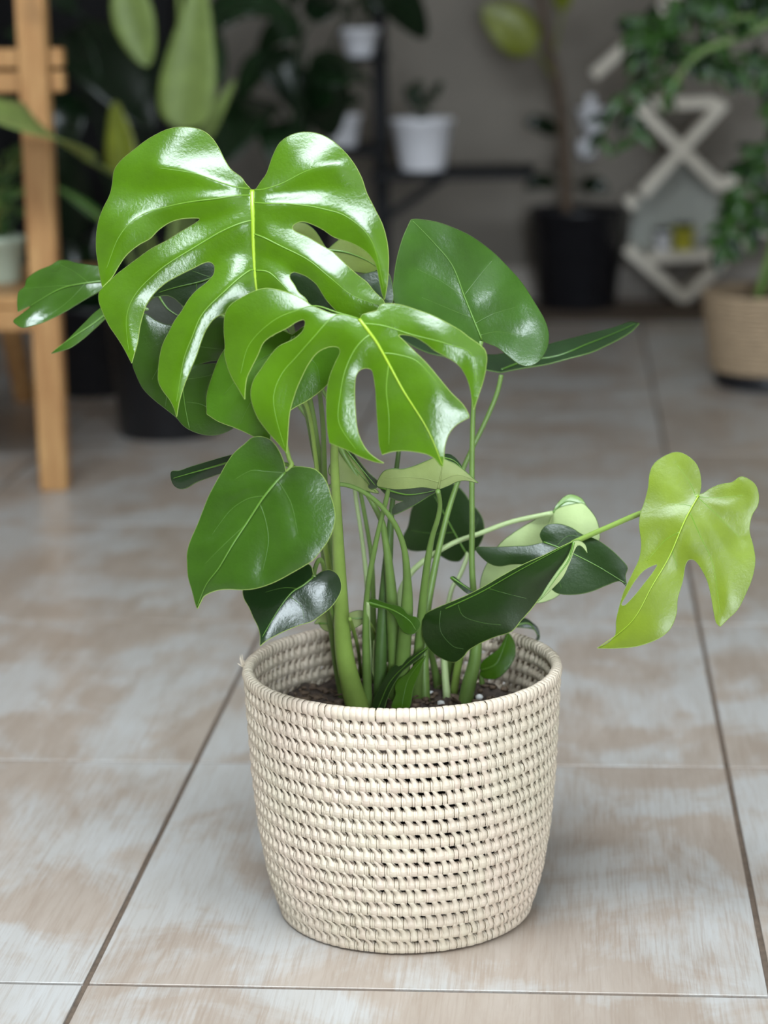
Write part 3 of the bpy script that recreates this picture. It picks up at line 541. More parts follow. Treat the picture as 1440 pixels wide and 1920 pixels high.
"top":"under_dark","under":"under_dark","flip":0,"vein":"vein_green","rib":0.00108},
"O3":{"o":[-0.1242,2.05,0.4325],"u":[-0.5303,-0.6494,-0.5449],"v":[0.8478,-0.4063,-0.3409],"n":[0.0,-0.6428,0.766],"out":[[-0.0013,-0.001,1],[-0.0063,-0.001],[-0.0088,0.0043],[-0.0067,0.0127],[-0.0011,0.0225],[0.0025,0.0224],[0.0016,0.0149],[0.0011,0.0076]],
"veins":[[[-0.0013,-0.001],[-0.0033,0.0116],[0.0001,0.0225]]],"holes":[],"prm":{"seed":26.03},
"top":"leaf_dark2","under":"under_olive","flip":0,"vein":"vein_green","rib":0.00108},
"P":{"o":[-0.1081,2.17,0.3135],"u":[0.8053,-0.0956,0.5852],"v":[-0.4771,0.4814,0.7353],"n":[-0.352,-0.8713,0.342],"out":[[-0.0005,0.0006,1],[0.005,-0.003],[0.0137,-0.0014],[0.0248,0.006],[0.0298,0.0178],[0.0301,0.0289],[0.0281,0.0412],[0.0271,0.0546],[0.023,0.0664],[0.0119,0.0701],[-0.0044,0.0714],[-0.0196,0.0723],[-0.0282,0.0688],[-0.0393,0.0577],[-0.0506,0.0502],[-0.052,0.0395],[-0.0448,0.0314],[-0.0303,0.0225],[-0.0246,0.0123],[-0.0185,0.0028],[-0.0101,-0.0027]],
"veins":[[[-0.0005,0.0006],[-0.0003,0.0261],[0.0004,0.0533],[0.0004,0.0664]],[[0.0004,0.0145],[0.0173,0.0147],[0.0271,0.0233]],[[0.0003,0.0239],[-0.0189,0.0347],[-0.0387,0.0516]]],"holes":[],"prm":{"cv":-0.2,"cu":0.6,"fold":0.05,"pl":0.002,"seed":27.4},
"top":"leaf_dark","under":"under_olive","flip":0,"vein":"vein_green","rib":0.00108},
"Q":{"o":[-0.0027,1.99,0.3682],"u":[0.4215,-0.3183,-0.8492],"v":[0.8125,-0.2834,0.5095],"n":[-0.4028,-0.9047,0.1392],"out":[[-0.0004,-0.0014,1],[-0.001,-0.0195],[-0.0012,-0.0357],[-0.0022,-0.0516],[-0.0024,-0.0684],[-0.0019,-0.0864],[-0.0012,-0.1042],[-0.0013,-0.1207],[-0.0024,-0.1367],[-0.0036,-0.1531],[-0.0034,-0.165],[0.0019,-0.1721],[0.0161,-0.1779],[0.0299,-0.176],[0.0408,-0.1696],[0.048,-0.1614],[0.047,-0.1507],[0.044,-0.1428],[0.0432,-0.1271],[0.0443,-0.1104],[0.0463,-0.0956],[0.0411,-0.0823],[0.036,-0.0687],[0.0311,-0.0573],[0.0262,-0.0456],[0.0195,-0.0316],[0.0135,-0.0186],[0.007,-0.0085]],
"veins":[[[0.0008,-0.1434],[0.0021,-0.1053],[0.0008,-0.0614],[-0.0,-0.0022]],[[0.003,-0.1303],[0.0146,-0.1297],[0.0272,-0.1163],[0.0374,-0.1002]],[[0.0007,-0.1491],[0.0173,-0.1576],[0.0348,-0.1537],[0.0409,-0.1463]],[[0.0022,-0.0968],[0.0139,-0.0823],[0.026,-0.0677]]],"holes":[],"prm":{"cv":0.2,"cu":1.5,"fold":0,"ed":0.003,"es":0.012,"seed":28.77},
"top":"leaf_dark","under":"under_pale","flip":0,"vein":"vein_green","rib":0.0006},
"Q2":{"o":[-0.0027,1.985,0.3694],"u":[-0.6535,-0.4576,0.6029],"v":[-0.4939,-0.3458,-0.7978],"n":[0.5736,-0.8192,0.0],"out":[[-0.0006,-0.0001,1],[-0.0054,-0.0035],[-0.0135,-0.0035],[-0.0197,0.0014,1],[-0.0114,-0.0006],[-0.0068,0.001],[-0.0074,0.0082],[-0.0102,0.0179],[-0.0122,0.0328],[-0.0067,0.0486],[0.0005,0.0629,1],[-0.001,0.0485],[-0.0036,0.0339],[-0.0051,0.0204],[-0.0042,0.0093]],
"veins":[[[-0.0013,0.0005],[-0.0075,0.0195],[-0.0004,0.0607]]],"holes":[],"prm":{"cu":0,"cv":0,"fold":0,"ed":0.001,"seed":30.14},
"top":"under_pale","under":"leaf_dark","flip":0,"vein":"vein_green","rib":0.00108},
"R":{"o":[-0.0224,2.11,0.3669],"u":[-0.873,0.0099,0.4876],"v":[-0.4801,-0.1934,-0.8556],"n":[0.0858,-0.9811,0.1736],"out":[[-0.0002,0.0,1],[0.005,0.0029],[0.012,0.0149],[0.0234,0.0344],[0.0302,0.0518],[0.0311,0.0744],[0.0283,0.0894],[0.0221,0.0997],[0.0118,0.0996],[-0.0062,0.0925],[-0.0276,0.0823],[-0.0351,0.0762],[-0.0426,0.0652],[-0.0456,0.0459],[-0.0489,0.0222],[-0.0507,0.0021],[-0.0465,-0.0065],[-0.0376,-0.0153],[-0.0251,-0.0207],[-0.0194,-0.0211],[-0.0097,-0.0141],[-0.0029,-0.007]],
"veins":[[[-0.0006,0.0003],[-0.0046,0.0303],[-0.0059,0.0677],[-0.0008,0.0927]]],"holes":[],"prm":{"cv":0.4,"cu":0.8,"seed":31.51},
"top":"leaf_lime2","under":"under_pale","flip":1,"vein":"under_pale","rib":0.00108},
"R2":{"o":[-0.0224,2.108,0.3674],"u":[0.3341,-0.711,-0.6188],"v":[0.9409,0.2906,0.1741],"n":[0.056,-0.6403,0.766],"out":[[-0.0017,0.0007,1],[-0.0093,0.0071],[-0.0152,0.0167],[-0.0153,0.0243],[-0.0079,0.0318],[0.0032,0.0329],[-0.0021,0.0273],[-0.0048,0.0182],[-0.0047,0.0086]],
"veins":[[[-0.0019,0.001],[-0.0094,0.0172],[-0.0001,0.0321]]],"holes":[],"prm":{"seed":32.88},
"top":"leaf_lime2","under":"under_pale","flip":0,"vein":"vein_green","rib":0.00108},
"S":{"o":[-0.0304,2.05,0.3523],"u":[-0.4719,-0.2876,-0.8334],"v":[0.8461,-0.4133,-0.3365],"n":[-0.2477,-0.864,0.4384],"out":[[-0.0001,-0.0003,1],[-0.0056,-0.0069],[-0.0155,-0.0056],[-0.0221,0.0041],[-0.024,0.0167],[-0.0229,0.0282],[-0.0243,0.0442],[-0.0218,0.0617],[-0.0168,0.0773],[-0.0139,0.0817],[-0.0068,0.0832],[0.0012,0.0896,1],[-0.0006,0.0808],[0.0079,0.072],[0.0193,0.0622],[0.0282,0.0512],[0.0344,0.0389],[0.0349,0.03],[0.0283,0.0197],[0.0243,0.0009],[0.03,-0.0156],[0.0381,-0.0278],[0.0393,-0.0405],[0.0335,-0.0539],[0.0262,-0.042],[0.0156,-0.0238],[0.0086,-0.0112]],
"veins":[[[-0.0007,-0.0001],[-0.0031,0.0231],[-0.0033,0.0553],[-0.0009,0.0873]],[[-0.0026,0.0126],[-0.0167,0.0182],[-0.0218,0.0344]],[[-0.002,0.0184],[0.0158,0.0234],[0.0301,0.0367]]],"holes":[],"prm":{"cv":0.3,"cu":0.6,"fold":0.1,"ed":0.0025,"seed":34.25},
"top":"leaf_dark","under":"under_olive","flip":0,"vein":"vein_green","rib":0.00072},
"T":{"o":[0.1089,2.0,0.4085],"u":[-0.8385,0.2932,0.4592],"v":[-0.5413,-0.3522,-0.7636],"n":[-0.0622,-0.8888,0.454],"out":[[0.0004,-0.0006,1],[0.0039,-0.0091],[0.0109,-0.0182],[0.0191,-0.0236],[0.0306,-0.0251],[0.0393,-0.0221],[0.0464,-0.0123],[0.0494,-0.0024],[0.0474,0.0071],[0.0422,0.0174],[0.0377,0.0309],[0.0354,0.0406],[0.0301,0.0511],[0.0204,0.0634],[0.0149,0.0753],[0.0129,0.0898],[0.0106,0.1081],[0.006,0.1247],[0.003,0.133],[-0.0025,0.1435],[0.0002,0.1538],[0.0058,0.1611,1],[-0.0076,0.1534],[-0.0242,0.1417],[-0.0365,0.1275],[-0.0413,0.1143],[-0.0389,0.1001],[-0.0327,0.0881],[-0.0282,0.0726],[-0.0231,0.0602],[-0.0231,0.054],[-0.0284,0.0519],[-0.0369,0.0551],[-0.0475,0.0615],[-0.0573,0.071],[-0.066,0.0808],[-0.0731,0.0879],[-0.0776,0.0889,1],[-0.0797,0.0799],[-0.0826,0.0679],[-0.0812,0.0531],[-0.0787,0.0387],[-0.0728,0.0239],[-0.0641,0.0133],[-0.0542,0.0035],[-0.0491,-0.0088],[-0.0487,-0.019],[-0.0448,-0.0269],[-0.0378,-0.0331],[-0.0291,-0.0346],[-0.0224,-0.0328],[-0.0191,-0.0256],[-0.0106,-0.0182],[-0.005,-0.0104],[-0.0023,-0.0042]],
"veins":[[[0.0002,0.0005],[-0.0022,0.0269],[-0.0071,0.0598],[-0.008,0.0906],[-0.0093,0.1262],[0.0045,0.1598]],[[-0.0004,0.004],[0.0133,-0.0059],[0.0313,-0.0136]],[[-0.0007,0.0011],[-0.0132,-0.0057],[-0.033,-0.02]],[[-0.0006,0.0023],[-0.0238,0.007],[-0.0512,0.0133]],[[-0.0009,0.0123],[0.0081,0.0148],[0.0154,0.0199]],[[-0.0022,0.0185],[-0.0206,0.0311],[-0.043,0.0461],[-0.0719,0.0798]],[[-0.0038,0.0378],[0.0038,0.0508],[0.008,0.0736]],[[-0.0067,0.055],[-0.0184,0.0654]]],"holes":[[[0.0071,0.1187],[0.0077,0.1077],[0.0079,0.0948],[0.0057,0.0815],[-0.0014,0.0717],[-0.0023,0.0795],[-0.0011,0.0921],[0.0006,0.1062],[0.0035,0.1177]]],"prm":{"cv":1.1,"cu":1.3,"fold":0.1,"pl":0.004,"ps":0.012,"ed":0.003,"seed":35.62},
"top":"leaf_lime","under":"under_lime","flip":0,"vein":"vein_lime","rib":0.00084},
"U":{"o":[-0.0917,2.12,0.2078],"u":[0.769,-0.3792,-0.5147],"v":[0.59,0.1109,0.7997],"n":[-0.2462,-0.9187,0.309],"out":[[-0.0,-0.0,1],[-0.0031,0.0014],[-0.0041,0.0082],[-0.0015,0.0178],[0.0007,0.027],[-0.0005,0.0367],[-0.0017,0.0443],[0.0051,0.0429],[0.0122,0.0379],[0.0181,0.0291],[0.0199,0.0152],[0.0172,0.004],[0.01,-0.0022],[0.0015,-0.0046]],
"veins":[[[-0.0,-0.0],[0.0082,0.0157],[-0.0008,0.0431]]],"holes":[],"prm":{"cv":0.4,"cu":1.5,"fold":0.1,"seed":36.99},
"top":"leaf_bright2","under":"under_olive","flip":0,"vein":"vein_green","rib":0.00108},
"V":{"o":[-0.061,2.15,0.2437],"u":[-0.4177,-0.696,-0.584],"v":[0.9086,-0.32,-0.2685],"n":[0.0,-0.6428,0.766],"out":[[0.0003,0.0002,1],[-0.009,0.0025],[-0.014,0.0056],[-0.0124,0.0132],[-0.0082,0.0225],[0.0016,0.0282],[0.007,0.0256],[-0.0002,0.0255],[-0.0056,0.0205],[-0.0047,0.0141]],
"veins":[[[0.0003,0.0002],[-0.0091,0.012],[-0.0006,0.0264]]],"holes":[],"prm":{"seed":38.36},
"top":"leaf_dark2","under":"under_olive","flip":0,"vein":"vein_green","rib":0.00108},
"W":{"o":[-0.1931,2.03,0.3007],"u":[-0.4881,-0.2426,-0.8384],"v":[0.8512,-0.3445,-0.3959],"n":[-0.1928,-0.9069,0.3746],"out":[[0.0001,-0.0009,1],[-0.0049,0.0029],[-0.0069,0.0147],[-0.011,0.0304],[-0.0084,0.0408],[-0.0098,0.0504],[-0.0058,0.0556],[0.0017,0.0553],[0.0065,0.0513],[0.0074,0.0448],[0.0046,0.0378],[-0.0007,0.0292],[-0.0025,0.0172],[0.0019,0.0061]],
"veins":[[[0.0005,-0.0002],[-0.0049,0.0249],[-0.0042,0.0452],[0.0004,0.0546]]],"holes":[],"prm":{"cv":0.5,"cu":2.0,"fold":0.1,"seed":39.73},
"top":"leaf_mid","under":"under_olive","flip":0,"vein":"vein_green","rib":0.00108},
"X":{"o":[-0.2161,2.06,0.2798],"u":[-0.0052,0.5,0.866],"v":[-1.0,-0.0026,-0.0045],"n":[0.0,-0.866,0.5],"out":[[-0.0002,-0.0001,1],[0.0039,-0.0102],[0.0033,-0.0175],[-0.0012,-0.0217],[-0.0068,-0.0178],[-0.0111,-0.0121],[-0.0157,-0.0035],[-0.0078,0.0]],
"veins":[[[-0.0028,-0.0213],[-0.0041,-0.0105],[-0.0033,-0.0017]]],"holes":[],"prm":{"cu":1.0,"seed":41.1},
"top":"leaf_mid2","under":"under_olive","flip":1,"vein":"vein_green","rib":0.00108},
"X2":{"o":[-0.2432,2.07,0.2683],"u":[0.0053,-0.342,-0.9397],"v":[1.0,0.0018,0.0049],"n":[0.0,-0.9397,0.342],"out":[[-0.0003,-0.0004,1],[-0.0003,-0.0046],[-0.0073,0.001],[-0.0143,0.0109],[-0.0157,0.018],[0.0054,0.0167],[0.0075,0.011],[0.0054,0.0039]],
"veins":[[[-0.0003,-0.0004],[-0.0002,0.0152]]],"holes":[],"prm":{"cu":1.0,"seed":42.47},
"top":"leaf_mid2","under":"under_olive","flip":1,"vein":"vein_green","rib":0.00108},
"Y":{"o":[-0.1922,2.075,0.2498],"u":[0.9731,0.1176,-0.1983],"v":[0.1581,0.2851,0.9454],"n":[0.1677,-0.9513,0.2588],"out":[[0.0002,-0.0,1],[0.004,0.0044],[0.0077,0.0065],[0.0143,0.0009],[0.0215,-0.0129],[0.0146,-0.0186],[0.0084,-0.0271],[0.0076,-0.0361],[0.004,-0.0278]],
"veins":[[[0.0077,-0.0272],[0.0092,-0.009],[0.0077,0.0043]]],"holes":[],"prm":{"cu":1.0,"seed":43.84},
"top":"under_olive","under":"under_olive","flip":0,"vein":"vein_green","rib":0.00108},
"Z":{"o":[-0.1349,2.03,0.2585],"u":[-0.6463,0.5146,0.5635],"v":[-0.6138,0.0883,-0.7845],"n":[-0.4535,-0.8529,0.2588],"out":[[0.0007,0.0007,1],[0.0055,0.0128],[0.012,0.0313],[0.0167,0.0418],[0.0171,0.0507],[0.013,0.0676],[0.009,0.081],[0.003,0.0874],[-0.0038,0.0807],[0.0002,0.0704],[0.0039,0.0578],[0.006,0.0406],[0.004,0.0288],[0.0011,0.0169]],
"veins":[[[0.0008,0.0011],[0.0071,0.0306],[0.0086,0.0562],[0.0005,0.0829]]],"holes":[],"prm":{"cu":2.0,"cv":0.1,"fold":0.1,"seed":45.21},
"top":"leaf_dark","under":"under_olive","flip":0,"vein":"vein_green","rib":0.00048},
"Z2":{"o":[-0.14,2.035,0.2472],"u":[-0.8515,0.4049,0.3332],"v":[-0.4072,-0.1103,-0.9066],"n":[-0.3304,-0.9077,0.2588],"out":[[0.0002,0.0001,1],[0.0062,0.0103],[0.0109,0.024],[0.017,0.0334],[0.0159,0.041],[0.0125,0.0458],[0.0099,0.0591],[-0.0054,0.0522],[-0.0011,0.0342],[-0.0002,0.0217]],
"veins":[[[0.0003,0.0007],[0.0069,0.0284],[0.0007,0.0545]]],"holes":[],"prm":{"cu":2.0,"cv":0.1,"fold":0.1,"seed":46.58},
"top":"leaf_bright2","under":"under_olive","flip":0,"vein":"vein_green","rib":0.00048},
"Y2":{"o":[-0.1169,2.05,0.3186],"u":[-0.5592,-0.4145,-0.718],"v":[0.829,-0.2796,-0.4843],"n":[0.0,-0.866,0.5],"out":[[-0.0,-0.0,1],[-0.0027,0.0017],[-0.0017,0.0129],[-0.0016,0.0218],[-0.0003,0.0262],[0.0031,0.0216],[0.0023,0.0122]],
"veins":[[[-0.0006,0.0003],[-0.0006,0.0242]]],"holes":[],"prm":{"seed":47.95},
"top":"leaf_dark2","under":"under_olive","flip":0,"vein":"vein_green","rib":0.00108}},
